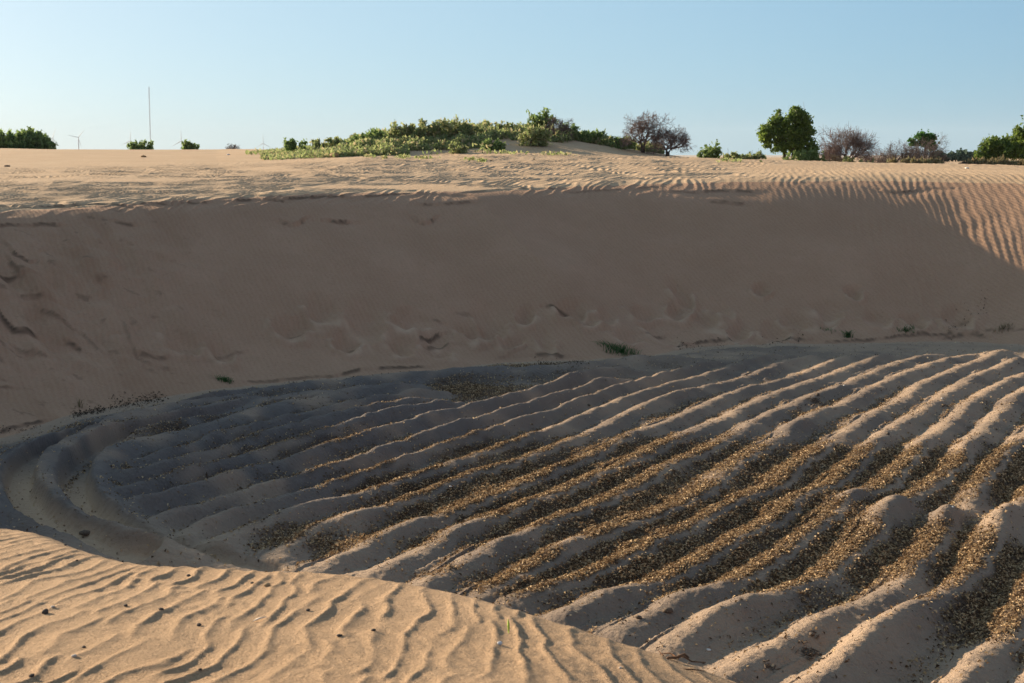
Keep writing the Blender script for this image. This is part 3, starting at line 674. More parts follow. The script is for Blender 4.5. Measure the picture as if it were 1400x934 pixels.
# ------------------------------------------------------------------ the ground sheet (polar grid, fine where it is near and seen)
def build_ground():
    half = math.radians(25.5)
    nf_ = 880
    fine = np.linspace(-half, half, nf_)
    side = half + (math.pi - half) * (np.linspace(0, 1, 70)[1:]) ** 1.8
    ang = np.concatenate([-side[::-1], fine, side[:-1]])     # -pi .. <pi
    ang = ang[:]
    nA = len(ang)
    # rings
    rs = [11.0]
    def upto(r1, dr):
        k = max(1, int(round((r1 - rs[-1]) / dr)))
        rs.extend(list(np.linspace(rs[-1], r1, k + 1)[1:]))
    upto(16.2, .35); upto(24, .042); upto(30, .050); upto(38, .06); upto(46, .08); upto(58, .105); upto(64, .14); upto(84, .24); upto(120, 1.0)
    while rs[-1] < 9000: rs.append(rs[-1] * 1.09)
    rs = np.array(rs)
    ids = {}
    def grid(rs, ang):
        R, T = np.meshgrid(rs, ang, indexing='ij')
        x = (R * np.sin(T)).ravel(); y = (R * np.cos(T)).ravel()
        return x, y
    def faces(nr, na):
        i = np.arange(nr - 1)[:, None]; j = np.arange(na)[None, :]
        jn = (j + 1) % na
        a = i * na + j; b = i * na + jn; c = (i + 1) * na + jn; d = (i + 1) * na + j
        return np.stack([a, b, c, d], -1).reshape(-1, 4)
    def normals(x, y, z, nr, na):
        P = np.stack([x, y, z], -1).reshape(nr, na, 3)
        dt = np.roll(P, -1, 1) - np.roll(P, 1, 1)
        dr = np.empty_like(P); dr[1:-1] = P[2:] - P[:-2]; dr[0] = P[1] - P[0]; dr[-1] = P[-1] - P[-2]
        n = np.cross(dt, dr); n /= np.linalg.norm(n, axis=-1, keepdims=True) + 1e-12
        n[n[..., 2] < 0] *= -1
        return n.reshape(-1, 3)
    def emit(name, x, y, z, nrm, Fq, mat, attrs):
        used = np.unique(Fq); remap = np.full(len(x), -1, np.int64); remap[used] = np.arange(len(used))
        V = np.stack([x[used], y[used], z[used]], -1)
        me = mesh_np(name, V, remap[Fq], mat)
        for k, v in attrs.items():
            at = me.attributes.new(k, 'FLOAT', 'POINT'); at.data.foreach_set('value', v[used].astype(np.float32))
        me.normals_split_custom_set_from_vertices(nrm[used].astype(np.float32))
        return tag(obj(name, me), kind='structure')
    # far part
    x, y = grid(rs, ang)
    z, d, cd, a, lit, soil, dark, pale, lip = ground(x, y)
    nr = len(rs); nrm = normals(x, y, z, nr, nA); Fq = faces(nr, nA)
    blown = np.zeros(len(x))
    GRIDS.append((rs, ang, [v.reshape(nr, nA) for v in (z, d, lit)], 11.0, 1e9))
    m = np.nonzero(soil > 0)[0]
    # dry yellow sand blown over the crests towards the sunny side of the field
    bl0 = pale[m]
    bl = sst(-.25, .35, fbm(x[m] * .5, y[m] * .5, 101, 3) + .5 * sst(4, 12, x[m] + (30 - y[m]) * .25) - .15)
    blown[m] = .55 * bl * (1 - lit[m])
    blown[m] = np.maximum(blown[m] * .8, sst(.25, 0, -d[m] - .6) * .5)
    blown[m] = np.maximum(blown[m], np.clip(bl0, 0, 1))
    for px_, py_, rx_, ry_, w_ in ((330, 742, 2.6, 1.8, .55), (250, 780, 3, 1.5, .6), (420, 790, 2.5, 1.2, .5), (1150, 900, 2.2, 1.2, .5), (1000, 900, 1.6, 1.0, .5)):
        cx_, cy_ = gp(px_, py_, .1); blown[m] = np.maximum(blown[m], w_ * np.exp(-((x[m] - cx_) / rx_) ** 2 - ((y[m] - cy_) / ry_) ** 2) * (1 - lit[m]))
    fd = d[Fq].mean(1); fy = y[Fq].mean(1); fr = np.hypot(x[Fq].mean(1), fy)
    fcd = cd[Fq].mean(1); fz = z[Fq].mean(1)
    fa = a[Fq].mean(1)
    rimd = np.interp(fa, A_T, RIMZ / SLOPE)
    is_floor = (fd < 0) & (fz < 2.0)
    is_slope = (~is_floor) & (((fd < rimd + .5) & (fr < 90)) | (fr < 24))
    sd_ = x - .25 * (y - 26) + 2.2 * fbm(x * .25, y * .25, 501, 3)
    greyed = sst(.5, -5.5, sd_) * (1 - blown) * .9  # soil greyer and darker towards the left and far side of the field
    att = dict(greyed=greyed, litter=lit, soil=soil, dark=dark, pale=pale, blown=blown, lip=lip)
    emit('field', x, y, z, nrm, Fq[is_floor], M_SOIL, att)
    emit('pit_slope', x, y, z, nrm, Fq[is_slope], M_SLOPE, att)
    emit('sand_plain', x, y, z, nrm, Fq[~is_floor & ~is_slope], M_PLAIN, dict(dark=dark))
    # near dune
    angn = np.concatenate([-side[::-2][:-1] if False else -side[::-1][::2], fine[::2], [fine[-1]] if nf_ % 2 == 0 else [], side[1:-1][::2]])
    rn = [0.05, .5, 1.2, 2.0, 2.6]
    rn += list(np.linspace(2.6, 3.8, 60)[1:]); rn += list(np.linspace(3.8, 8.2, 380)[1:]); rn += list(np.linspace(8.2, 11, 16)[1:])
    rn = np.array(rn)
    x, y = grid(rn, angn); z, d, cd, a, *_ = ground(x, y)
    GRIDS.append((rn, angn, [v.reshape(len(rn), len(angn)) for v in (z, d, z * 0)], 0, 11.0))
    nr = len(rn); nrm = normals(x, y, z, nr, len(angn))
    emit('foreground_dune', x, y, z, nrm, faces(nr, len(angn)), M_DUNE, {})
build_ground()

# ------------------------------------------------------------------ leaf litter (nobody could count it)
def leaves_mesh(name, P, size, mat, curl=.35, flat=.45):
    n = len(P); th = rng.uniform(0, 2 * np.pi, n)
    s = size * rng.uniform(.45, 1.55, n)
    tilt = rng.normal(0, flat, n); roll = rng.normal(0, flat, n)
    ux, uy = np.cos(th), np.sin(th)
    U = np.stack([ux * np.cos(tilt), uy * np.cos(tilt), np.sin(tilt)], -1)
    W = np.stack([-uy * np.cos(roll), ux * np.cos(roll), np.sin(roll)], -1)
    N = np.cross(U, W)
    wdt = s * rng.uniform(.16, .6, n); cu = wdt * curl * rng.uniform(.2, 2, n)
    c = P + N * (s * .15)[:, None] * rng.uniform(.2, 1.6, n)[:, None]
    a = c - U * (s * .5)[:, None]; b = c + U * (s * .5)[:, None]
    l = c + W * (wdt * .5)[:, None] + N * cu[:, None]; r = c - W * (wdt * .5)[:, None] + N * cu[:, None]
    V = np.stack([a, b, l, r], 1).reshape(-1, 3)
    k = np.arange(n) * 4
    T = np.stack([k, k + 1, k + 2, k, k + 3, k + 1], -1).reshape(-1, 3)
    return mesh_np(name, V, T, mat, False, 3)

def scatter_litter():
    P = []
    tot = 0
    while tot < 215000:
        n = 400000
        # uniform over the field, thinned by the cover
        x = rng.uniform(-13, 21, n); y = rng.uniform(16, 50, n)
        k = (np.abs(x / y) < .40); x = x[k]; y = y[k]
        z = lookup(x, y); d = lookup(x, y, 1); lit = lookup(x, y, 2)
        dist = np.clip(26 / y, .45, 1.3)
        keep = rng.uniform(0, 1, len(x)) < (np.clip(lit, 0, 1) ** 1.25 * .95 * (.35 + .65 * sst(-.25, .15, fbm(x * 2.3, y * 2.3, 401, 2))) + .014 * (d < -.3) + .10 * (lit > .05) * .3) * dist
        keep &= d < 0
        P.append(np.stack([x[keep], y[keep], z[keep]], -1)); tot += keep.sum()
    P = np.concatenate(P)[:215000]
    return P
LP = scatter_litter()
far_ = LP[:, 1] > 33
tag(obj('leaf_litter', leaves_mesh('leaf_litter', LP + [0, 0, .004], .047, M_LITTER, .5, .6)), 'dry curled leaves littering the furrows of the ploughed pit floor', 'leaf litter', kind='stuff')

def debris_band():
    P = []
    segs = [((98, 563), (143, 554), 500, 5), ((150, 551), (225, 538), 600, 6), ((735, 495), (800, 500), 1100, 9), ((480, 512), (520, 509), 160, 2), ((600, 503), (650, 500), 60, 2),
            ((1290, 458), (1350, 452), 120, 4), ((1040, 467), (1100, 463), 90, 3), ((925, 472), (1000, 465), 120, 4), ((700, 500), (790, 503), 400, 5), ((390, 519), (450, 515), 60, 2), ((0, 586), (55, 577), 60, 3), ((1090, 560), (1125, 545), 120, 4)]
    for (x0, y0), (x1, y1), n, sp in segs:
        n = int(n * .6); t = rng.uniform(0, 1, n)
        px = x0 + (x1 - x0) * t + rng.normal(0, 3, n); py = y0 + (y1 - y0) * t + rng.normal(0, sp * .45, n)
        for a, b in zip(px, py): P.append(gp(a, b, .12))
    P = np.array(P); z = lookup(P[:, 0], P[:, 1])
    return np.column_stack([P, z + .01])
tag(obj('dark_debris', leaves_mesh('dark_debris', debris_band(), .055, M_DARKLIT, .5, .7)), 'dark bits of bark and leaf washed up along the foot of the slope', 'debris', kind='stuff')

# ------------------------------------------------------------------ plants
def N3(s): return np.array([random.gauss(0, s), random.gauss(0, s), random.gauss(0, s)])
def cross3(a, b): return np.array([a[1] * b[2] - a[2] * b[1], a[2] * b[0] - a[0] * b[2], a[0] * b[1] - a[1] * b[0]])
class MB:
    def __init__(s): s.v = []; s.q = []; s.n = 0
    def tube(s, P, R, k=4):
        P = [np.asarray(p, float) for p in P]; rings = []
        for i, p in enumerate(P):
            t = P[min(i + 1, len(P) - 1)] - P[max(i - 1, 0)]; t = t / (math.sqrt(t.dot(t)) + 1e-9)
            u = cross3(t, (0, 0, 1.)) if abs(t[2]) < .9 else cross3(t, (1., 0, 0)); u /= math.sqrt(u.dot(u)) + 1e-9; v = cross3(t, u)
            for j in range(k):
                a = 2 * math.pi * j / k; s.v.append(p + (u * math.cos(a) + v * math.sin(a)) * R[i])
            rings.append(s.n); s.n += k
        for a, b in zip(rings[:-1], rings[1:]):
            for j in range(k): s.q.append((a + j, a + (j + 1) % k, b + (j + 1) % k, b + j))
    def quad(s, a, b, c, d):
        s.v += [a, b, c, d]; s.q.append((s.n, s.n + 1, s.n + 2, s.n + 3)); s.n += 4
    def build(s, name, mat, parent=None, loc=(0, 0, 0), smooth=True):
        return obj(name, mesh_np(name, np.array(s.v), np.array(s.q), mat, smooth), parent, loc)

def foliage_pts(blobs, n, shell=.55, sprig=0.):
    """leaves in many small clumps that fill a set of ellipsoids (cx,cy,cz,rx,ry,rz); sprigs stand out of the outline"""
    B0 = np.array(blobs); vol = (B0[:, 3] * B0[:, 4] * B0[:, 5]) ** (2 / 3)
    nc = max(8, int(42 * vol.sum() ** .9) + 7 * len(blobs)); ch = rng.choice(len(blobs), nc, p=vol / vol.sum()); B = B0[ch]
    d = rng.normal(0, 1, (nc, 3)); d /= np.linalg.norm(d, axis=1)[:, None]
    rr = rng.uniform(shell ** 3, 1., nc) ** (1 / 3) * rng.uniform(.75, 1.08, nc)
    C = B[:, :3] + d * B[:, 3:] * rr[:, None]
    cr = (B[:, 3:].min(1) * rng.uniform(.18, .50, nc))[:, None]
    k = rng.choice(nc, n, p=(cr[:, 0] ** 1.5) / (cr[:, 0] ** 1.5).sum())
    P = C[k] + rng.normal(0, .62, (n, 3)) * cr[k] * [1.1, 1.1, .8]
    if sprig > 0:
        ns = int(n * sprig); m = max(4, ns // 7); kk = rng.choice(nc, m)
        base = C[kk]; out = d[kk] * .6 + [0, 0, .9] + rng.normal(0, .25, (m, 3)); L = B0[:, 5].max() * rng.uniform(.15, .75, m)
        j = rng.choice(m, ns); t = rng.uniform(0, 1, ns)
        P[:ns] = base[j] + out[j] * (L[j] * t)[:, None] + rng.normal(0, .05, (ns, 3))
    return P
def leaf_cloud(name, P, s, mat, parent, elong=1.8, up=0.):
    n = len(P)
    U = rng.normal(0, 1, (n, 3)); U[:, 2] = U[:, 2] * (1 + up) + up; U /= np.linalg.norm(U, axis=1)[:, None]
    W = np.cross(U, rng.normal(0, 1, (n, 3))); W /= np.linalg.norm(W, axis=1)[:, None]
    L = (s * rng.uniform(.6, 1.4, n))[:, None]
    a = P - U * L * .5 * elong; c = P + U * L * .5 * elong; b = P + W * L * .5; d = P - W * L * .5
    V = np.stack([a, b, c, d], 1).reshape(-1, 3); k = np.arange(n) * 4
    Fq = np.stack([k, k + 1, k + 2, k + 3], -1)
    return obj(name, mesh_np(name, V, Fq, mat, False), parent)

def local_blobs(px0, py0, D, shapes):
    """shapes: (px, py, rx, ry) seen in the photograph -> ellipsoids in metres about the base point"""
    o = dp(px0, py0, D); out = []
    for i, (px, py, rx, ry) in enumerate(shapes):
        c = dp(px, py, D) - o; k = D / F
        depth = random.uniform(-.5, .5) * rx * k * .6
        out.append((c[0], depth, c[2], rx * k, rx * k * .9, ry * k))
    return o, out

def branchy(mb, p, d, ln, r, depth, spread=.5, droop=0., kids=3, minr=.006, steps=3):
    P = [np.array(p, float)]; R = [r]; dd = np.array(d, float)
    for k in range(steps):
        dd = dd + N3(.16); dd[2] -= droop; dd /= np.linalg.norm(dd)
        P.append(P[-1] + dd * ln / steps); R.append(max(r * (1 - .45 * (k + 1) / steps), minr))
    mb.tube(P, R, 4 if r > .03 else 3)
    if depth <= 0: return
    for k in range(kids):
        t = random.uniform(.35, 1.0); i = min(int(t * steps), steps - 1); q = P[i] + (P[i + 1] - P[i]) * (t * steps - i)
        a = N3(1); a -= dd * a.dot(dd); a /= np.linalg.norm(a) + 1e-9
        nd = dd * (1 - spread * .5) + a * spread * random.uniform(.6, 1.3); nd /= np.linalg.norm(nd)
        branchy(mb, q, nd, ln * random.uniform(.55, .8), max(R[i + 1] * .62, minr), depth - 1, spread, droop, kids, minr, steps)

def shrub(name, label, px, py, D, shapes, n, s, mat, group=None, stems=5, cat='shrub', shell=.3, elong=2.0, up=.2, stemmat=None):
    o, B = local_blobs(px, py, D, shapes)
    z = gz(o[0], o[1]); sink = o[2] - z
    t = thing(name, label, cat, (o[0], o[1], z), group)
    off = np.array([0, 0, max(min(sink, 1.5), -1.5)])
    B = [(b[0], b[1], b[2] + off[2], b[3], b[4], b[5]) for b in B]
    mb = MB()
    for k in range(stems):
        b = B[k % len(B)]
        tip = np.array([b[0], b[1], b[2]]) + N3(.35) * np.array(b[3:])
        mid = tip * .5 + np.array([random.uniform(-.1, .1), 0, -.05]); r = .02 + .012 * b[5]
        mb.tube([(random.uniform(-.1, .1) + tip[0] * .25, tip[1] * .2, -.25), mid, tip], [r * 1.3, r, r * .4], 4)
        branchy(mb, mid, (tip - mid) / (np.linalg.norm(tip - mid) + 1e-6), np.linalg.norm(tip - mid) * .9, r * .6, 1, .8, 0, 2, .006)
    mb.build('stem', stemmat or M_BARK, t)
    s *= .80
    P = foliage_pts(B, int(n * 1.0), shell, .30); lowp = rng.uniform(0, 1, len(P)) < .25; P[lowp, 2] *= rng.uniform(0, .8, lowp.sum()); P[:, 2] -= .08
    P[:, 2] = np.maximum(P[:, 2], .02 + rng.uniform(0, .1, len(P)))
    # sprigs sticking out of the outline
    leaf_cloud('foliage', P, s, mat, t, elong, up)
    return t

# --- left end
shrub('acacia_bush', 'feathery green bush at the far left end of the skyline', 36, 202, 126, [(12, 190, 15, 8), (38, 187, 20, 10), (56, 190, 12, 8), (28, 196, 24, 5), (68, 196, 9, 5), (-8, 190, 14, 10)], 5200, .20, M_GREEN, None, 9, 'bush', .25, 2.4, .5)
shrub('low_bush', 'low green bush on the skyline at the foot of the thin mast', 193, 204, 128, [(184, 199, 12, 5), (200, 198, 14, 6)], 1300, .15, M_GREEN, 'low bushes on the left skyline', 4)
shrub('low_bush', 'small rounded green bush on the skyline, right of the one by the mast', 257, 204, 128, [(255, 199, 8, 6), (267, 200, 6, 4)], 800, .15, M_GREEN, 'low bushes on the left skyline', 4)
shrub('low_bush', 'tiny grey leafless bush on the left skyline before the green cover starts', 318, 205, 128, [(318, 201, 11, 5)], 500, .06, M_DEADBRUSH, None, 22, 'bush', .1, 3, .3, M_DEADBRUSH)
# --- mound bushes
G = 'bushes growing on the mound'
mb_l = [
 ('low leafy bush at the left foot of the mound', 405, 202, 95, [(398, 196, 10, 6), (412, 197, 10, 5)], 700, .13),
 ('flat spreading bush next along the left foot of the mound', 448, 200, 95, [(440, 195, 16, 6), (462, 194, 12, 6)], 1000, .13),
 ('rounded green bush low on the left flank of the mound', 488, 198, 94, [(484, 190, 14, 8), (500, 188, 10, 7)], 1000, .13),
 ('dark green bush halfway up the left flank of the mound', 515, 194, 93, [(513, 184, 12, 8), (524, 188, 10, 6)], 900, .13),
 ('upright sprigged bush on the left shoulder of the mound', 548, 187, 93, [(540, 178, 12, 9), (556, 176, 12, 9)], 1100, .13),
 ('broad grey green bush on the mound top, left part', 590, 186, 92.5, [(580, 175, 16, 10), (602, 174, 16, 10)], 1700, .13),
 ('dense grey green bush on the mound top, middle part', 632, 186, 92.5, [(622, 174, 15, 11), (640, 175, 14, 11), (632, 182, 18, 6)], 1800, .13),
 ('thin leggy sprigs on the mound top between the two masses of bush', 688, 182, 95, [(684, 170, 5, 8), (690, 174, 10, 6)], 330, .12),
 ('tall dark green bush topping the mound', 742, 184, 95, [(738, 160, 16, 9), (748, 164, 14, 11), (728, 168, 9, 8)], 1700, .14),
 ('yellowish green bush spilling down the mound below the tall dark one', 728, 196, 91, [(724, 183, 14, 12), (738, 186, 12, 11), (748, 180, 10, 9)], 1600, .13),
 ('small dark green bush alone on the bare face of the mound', 675, 206, 89, [(672, 197, 12, 8), (682, 200, 9, 6)], 1000, .12),
 ('pale flowering bush at the foot of the mound face', 628, 209, 88, [(626, 201, 11, 7), (634, 203, 8, 5)], 700, .11),
 ('bright bush on the right shoulder of the mound', 778, 187, 95, [(774, 176, 8, 8), (784, 178, 7, 7)], 600, .13),
 ('low green bush on the right shoulder of the mound past the bright one', 805, 190, 95, [(800, 183, 12, 6), (818, 184, 12, 6)], 1000, .13),
 ('low bush on the right slope of the mound left of the bare trees', 848, 196, 94, [(845, 190, 12, 5), (860, 192, 10, 5)], 700, .13),
]
for i, (lb, px, py, D, sh, n, s) in enumerate(mb_l):
    mat = M_GREY_GREEN if i in (1, 4, 5, 6, 7, 9, 11) else M_GREEN
    shrub('mound_bush', lb, px, py, D, sh, n, s, mat, G, 5, 'bush', .15, 2.2, .4)

def ground_cover():
    P = []
    def strip(px0, px1, D0, D1, n, dens=0.1):
        px = rng.uniform(px0, px1, n); D = rng.uniform(D0, D1, n); D = D + (1 - sst(360, 500, px)) * rng.uniform(0, 6, n)
        x = (px - 700) / F * D; k = fbm(x * .45, D * .45, 301, 3) > -dens; x = x[k]; D = D[k]
        z = lookup(x, D); hh = rng.uniform(0, 1, len(x)) ** 1.6 * (.25 + .75 * sst(370, 520, x / D * F + 700))
        P.append(np.stack([x, D, z + .03 + hh * np.clip(.42 + .75 * fbm(x * .7, D * .7, 303, 3), .08, 1.1)], -1))
    strip(360, 560, 87, 98, 15000, .25); strip(480, 670, 89.5, 99, 17000, .5); strip(660, 780, 92.5, 100, 8000, .3); strip(780, 905, 94.5, 100, 6000, .25)
    strip(340, 430, 96, 104, 900); strip(520, 680, 86.5, 90, 500, -.2)
    P = np.concatenate(P); return P
GC = ground_cover()
gco = leaf_cloud('ground_cover', GC, .125, M_GREY_GREEN, None, 2.2, .4)
tag(gco, 'tangled green creeper and weeds covering the mound', 'ground cover', kind='stuff')

def bare_tree(name, label, px, py, D, top, width, lean, seed, trunks=2, mat=M_TWIG, group=None, flat=.6, kids=4, depth=4, extra=0, cat='tree', hfrac=.3):
    random.seed(seed)
    o = dp(px, py, D); z = gz(o[0], o[1]); k = D / F
    h = (py - top) * k + (o[2] - z); wdt = width * k
    t = thing(name, label, cat, (o[0], o[1], z), group)
    tr = MB(); tw = MB()
    for i in range(trunks):
        a = (i - (trunks - 1) / 2) * .45 + lean
        P = [np.array([a * .15, 0, -.3]), np.array([a * .25, 0, h * hfrac * .5]), np.array([a * .7, random.uniform(-.2, .2), h * hfrac])]
        tr.tube(P, [.11, .085, .06], 6)
        for j in range(6):
            dx = (j / 5 - .5) * 2; dirn = np.array([dx * flat * 1.2 + a * .6, random.uniform(-.6, .6), 1.0 - .5 * abs(dx)]); dirn /= np.linalg.norm(dirn)
            reach = math.hypot(dirn[0] * wdt * .5, dirn[2] * h * (1 - hfrac))
            branchy(tw, P[-1] - np.array([0, 0, random.uniform(0, h * .08)]), dirn, reach * .66, .045, depth, .66, .0, kids, .0062)
    tr.build('trunk', M_BARK, t); tw.build('branches', mat, t)
    return t
bare_tree('bare_tree', 'taller leafless thorn tree on the right slope of the mound', 879, 200, 93, 160, 46, .0, 11, 2, hfrac=.33)
bare_tree('bare_tree', 'lower spreading leafless thorn tree right of the taller one on the mound', 912, 208, 92, 179, 58, .15, 12, 2, hfrac=.30, flat=1.1)
bare_tree('bare_tree', 'leafless tangle of pale branches right of the big green tree', 1157, 221, 92, 176, 60, .0, 13, 3, hfrac=.18, flat=.9, depth=3, kids=6)
bare_tree('bare_tree', 'faint small leafless bush between the bare tree and the brown thicket', 1198, 222, 102, 203, 34, .0, 14, 2, hfrac=.1, flat=.9, depth=3)
random.seed(15)
bare_tree('brown_thicket', 'wide low brown leafless thicket below the vine covered tree', 1232, 222, 94, 196, 50, -.2, 16, 3, M_DEADBRUSH, hfrac=.08, flat=1.5, kids=5, depth=3, cat='thicket')
bare_tree('brown_thicket', 'brown leafless thicket under the green vine crown, its right half', 1262, 221, 95, 190, 44, .2, 17, 3, M_DEADBRUSH, hfrac=.1, flat=1.3, kids=5, depth=3, cat='thicket')
bare_tree('bare_tree', 'small dry grey bush leaning against the tall dark bush on the mound', 762, 186, 94, 162, 22, .1, 18, 3, M_TWIG, hfrac=.1, flat=.7, kids=4, depth=3, cat='bush')
random.seed(21)

# --- big green tree
def leafy_tree(name, label, px, py, D, shapes, trunks, n, s, mat, seed, holes=(), group=None, shell=.35):
    n = int(n * 2.6); s *= .85
    random.seed(seed)
    o, B = local_blobs(px, py, D, shapes); z = gz(o[0], o[1]); dz = o[2] - z
    t = thing(name, label, 'tree', (o[0], o[1], z), group)
    B = [(b[0], b[1], b[2] + dz, b[3], b[4], b[5]) for b in B]
    for (tx0, tx1, ty) in trunks:
        k = D / F; mb = MB(); top = (py - ty) * k + dz
        x0 = (tx0 - px) * k; x1 = (tx1 - px) * k
        mb.tube([(x0, 0, -.3), ((x0 * 2 + x1) / 3 + .05, .05, top * .4), (x1, 0, top)], [.14, .11, .07], 7)
        for b in B:
            c = np.array(b[:3])
            if abs(c[0] - x1) < 1.3: mb.tube([(x1, 0, top * .85), (c + np.array([x1, 0, top])) / 2 + np.array([0, 0, -.1]), c], [.06, .04, .015], 5)
        mb.build('trunk', M_BARK, t)
    P = foliage_pts(B, n, shell, .04)
    for (hx, hy, hr) in holes:
        c = dp(hx, hy, D) - o; c[2] += dz
        q = np.hypot(P[:, 0] - c[0], P[:, 2] - c[2]) < hr * D / F; P = P[~q]
    leaf_cloud('crown', P, s, mat, t, 1.5, 0)
    return t
leafy_tree('green_tree', 'big dense green tree standing alone on the right skyline', 1078, 220, 90,
  [(1047, 183, 9, 12), (1056, 174, 10, 9), (1066, 162, 11, 11), (1064, 180, 12, 12), (1088, 158, 12, 10), (1080, 172, 14, 14), (1098, 172, 12, 14), (1104, 186, 11, 14), (1092, 192, 14, 12),
   (1072, 196, 12, 10), (1050, 194, 6, 9), (1110, 202, 7, 14), (1100, 207, 13, 11), (1082, 206, 12, 9), (1066, 203, 10, 8), (1112, 208, 8, 12), (1048, 184, 10, 12), (1090, 156, 10, 9)],
  [(1072, 1070, 192), (1082, 1086, 190), (1097, 1098, 190)], 8200, .125, M_TREE, 31, ((1060, 187, 2.2), (1077, 206, 2.4), (1100, 200, 2.0)))
leafy_tree('green_tree', 'round topped green tree at the right edge, left of the tallest one', 1366, 226, 94,
  [(1350, 205, 12, 12), (1362, 198, 12, 9), (1374, 203, 12, 14), (1344, 214, 9, 7), (1362, 214, 14, 8)], [(1362, 1362, 205)], 4600, .13, M_TREE, 32)
leafy_tree('green_tree', 'tallest green tree cut off by the right edge of the picture', 1392, 226, 93,
  [(1390, 190, 10, 14), (1404, 188, 14, 14), (1388, 206, 12, 13), (1402, 210, 14, 13), (1420, 200, 16, 20), (1391, 178, 4, 7)], [(1396, 1396, 200)], 5200, .13, M_TREE, 33)
leafy_tree('vine_crown_tree', 'bright green vine smothered tree top rising out of the brown thicket', 1264, 222, 97,
  [(1262, 188, 9, 7), (1270, 194, 9, 8), (1252, 194, 8, 6), (1244, 191, 5, 3), (1276, 202, 5, 6)], [(1264, 1264, 195)], 1900, .13, M_BRIGHT, 34)
shrub('low_bush', 'pointed green bush left of the big green tree, on the skyline', 977, 218, 96, [(974, 207, 12, 8), (980, 203, 6, 9), (964, 211, 12, 5)], 1300, .13, M_GREEN, None, 5, 'bush')
shrub('low_bush', 'low ragged weeds between the pointed bush and the big green tree', 1010, 220, 94, [(1000, 213, 16, 5), (1022, 214, 14, 5), (1040, 211, 8, 5), (1036, 214, 12, 5)], 1500, .12, M_GREY_GREEN, None, 8, 'weeds', .1)
shrub('low_bush', 'dark undergrowth around the foot of the big green tree', 1090, 220, 88.5, [(1096, 214, 12, 7), (1112, 212, 9, 8), (1074, 217, 10, 4), (1126, 217, 9, 3)], 1500, .12, M_GREEN, None, 6, 'undergrowth')
shrub('low_bush', 'green weeds under the leafless tree right of the big green one', 1170, 222, 90, [(1165, 218, 14, 4), (1185, 219, 14, 3)], 600, .11, M_GREY_GREEN, None, 6, 'weeds', .1)
shrub('dry_bush', 'dry yellow grass tufts in front of the brown thicket', 1245, 224, 88, [(1222, 220, 10, 4), (1250, 220, 18, 4), (1275, 221, 14, 3)], 900, .12, M_DRY, None, 5, 'grass tufts', .1, 4, 1.2)
shrub('dry_bush', 'dry olive grass and weeds in front of the trees at the right edge', 1360, 227, 84, [(1330, 221, 16, 4), (1356, 221, 18, 5), (1385, 223, 20, 4), (1408, 223, 14, 4)], 1500, .12, M_DRY, None, 8, 'grass tufts', .1, 4, 1.2)
# straw coloured stump pile
def heap(name, label, px, py, D, wpx, hpx, mat, n=60, cat='brush pile'):
    o = dp(px, py, D); z = gz(o[0], o[1]); k = D / F
    t = thing(name, label, cat, (o[0], o[1], z)); mb = MB()
    for i in range(n):
        a = random.uniform(-1, 1); hh = (1 - a * a) * hpx * k + (o[2] - z)
        p = np.array([a * wpx * k, random.uniform(-.5, .5), random.uniform(0, hh)]); d = np.array([random.uniform(-1, 1), random.uniform(-1, 1), random.uniform(-.4, .5)]) * .35
        mb.tube([p - d, p, p + d + np.array([0, 0, -.05])], [.015, .03, .012], 4)
    mb.build('sticks', mat, t); return t
heap('brush_pile', 'reddish yellow brush heap at the foot of the leafless tree', 1140, 221, 89, 11, 9, M_STRAW)
heap('brush_pile', 'dark log and branch pile on the skyline left of the right edge trees', 1325, 226, 84, 14, 5, M_BARK, 40)
# far line of trees
for i, (px, w_, h_) in enumerate([(1288, 14, 7), (1306, 12, 6), (1320, 12, 8), (1334, 10, 6)]):
    lbs = ['hazy distant tree just right of the vine covered one', 'low hazy distant tree, second in the far gap', 'taller hazy distant tree, third in the far gap', 'hazy distant tree nearest the right edge trees']
    leafy_tree('distant_tree', lbs[i], px, 226, 260, [(px - w_ * .3, 216 - h_ * .4, w_ * .6, h_ * .8), (px + w_ * .3, 217 - h_ * .2, w_ * .6, h_ * .7)], [(px, px, 216)], 700, .45, M_FARGREEN, 60 + i, (), 'far trees in the gap of the right skyline', .3)

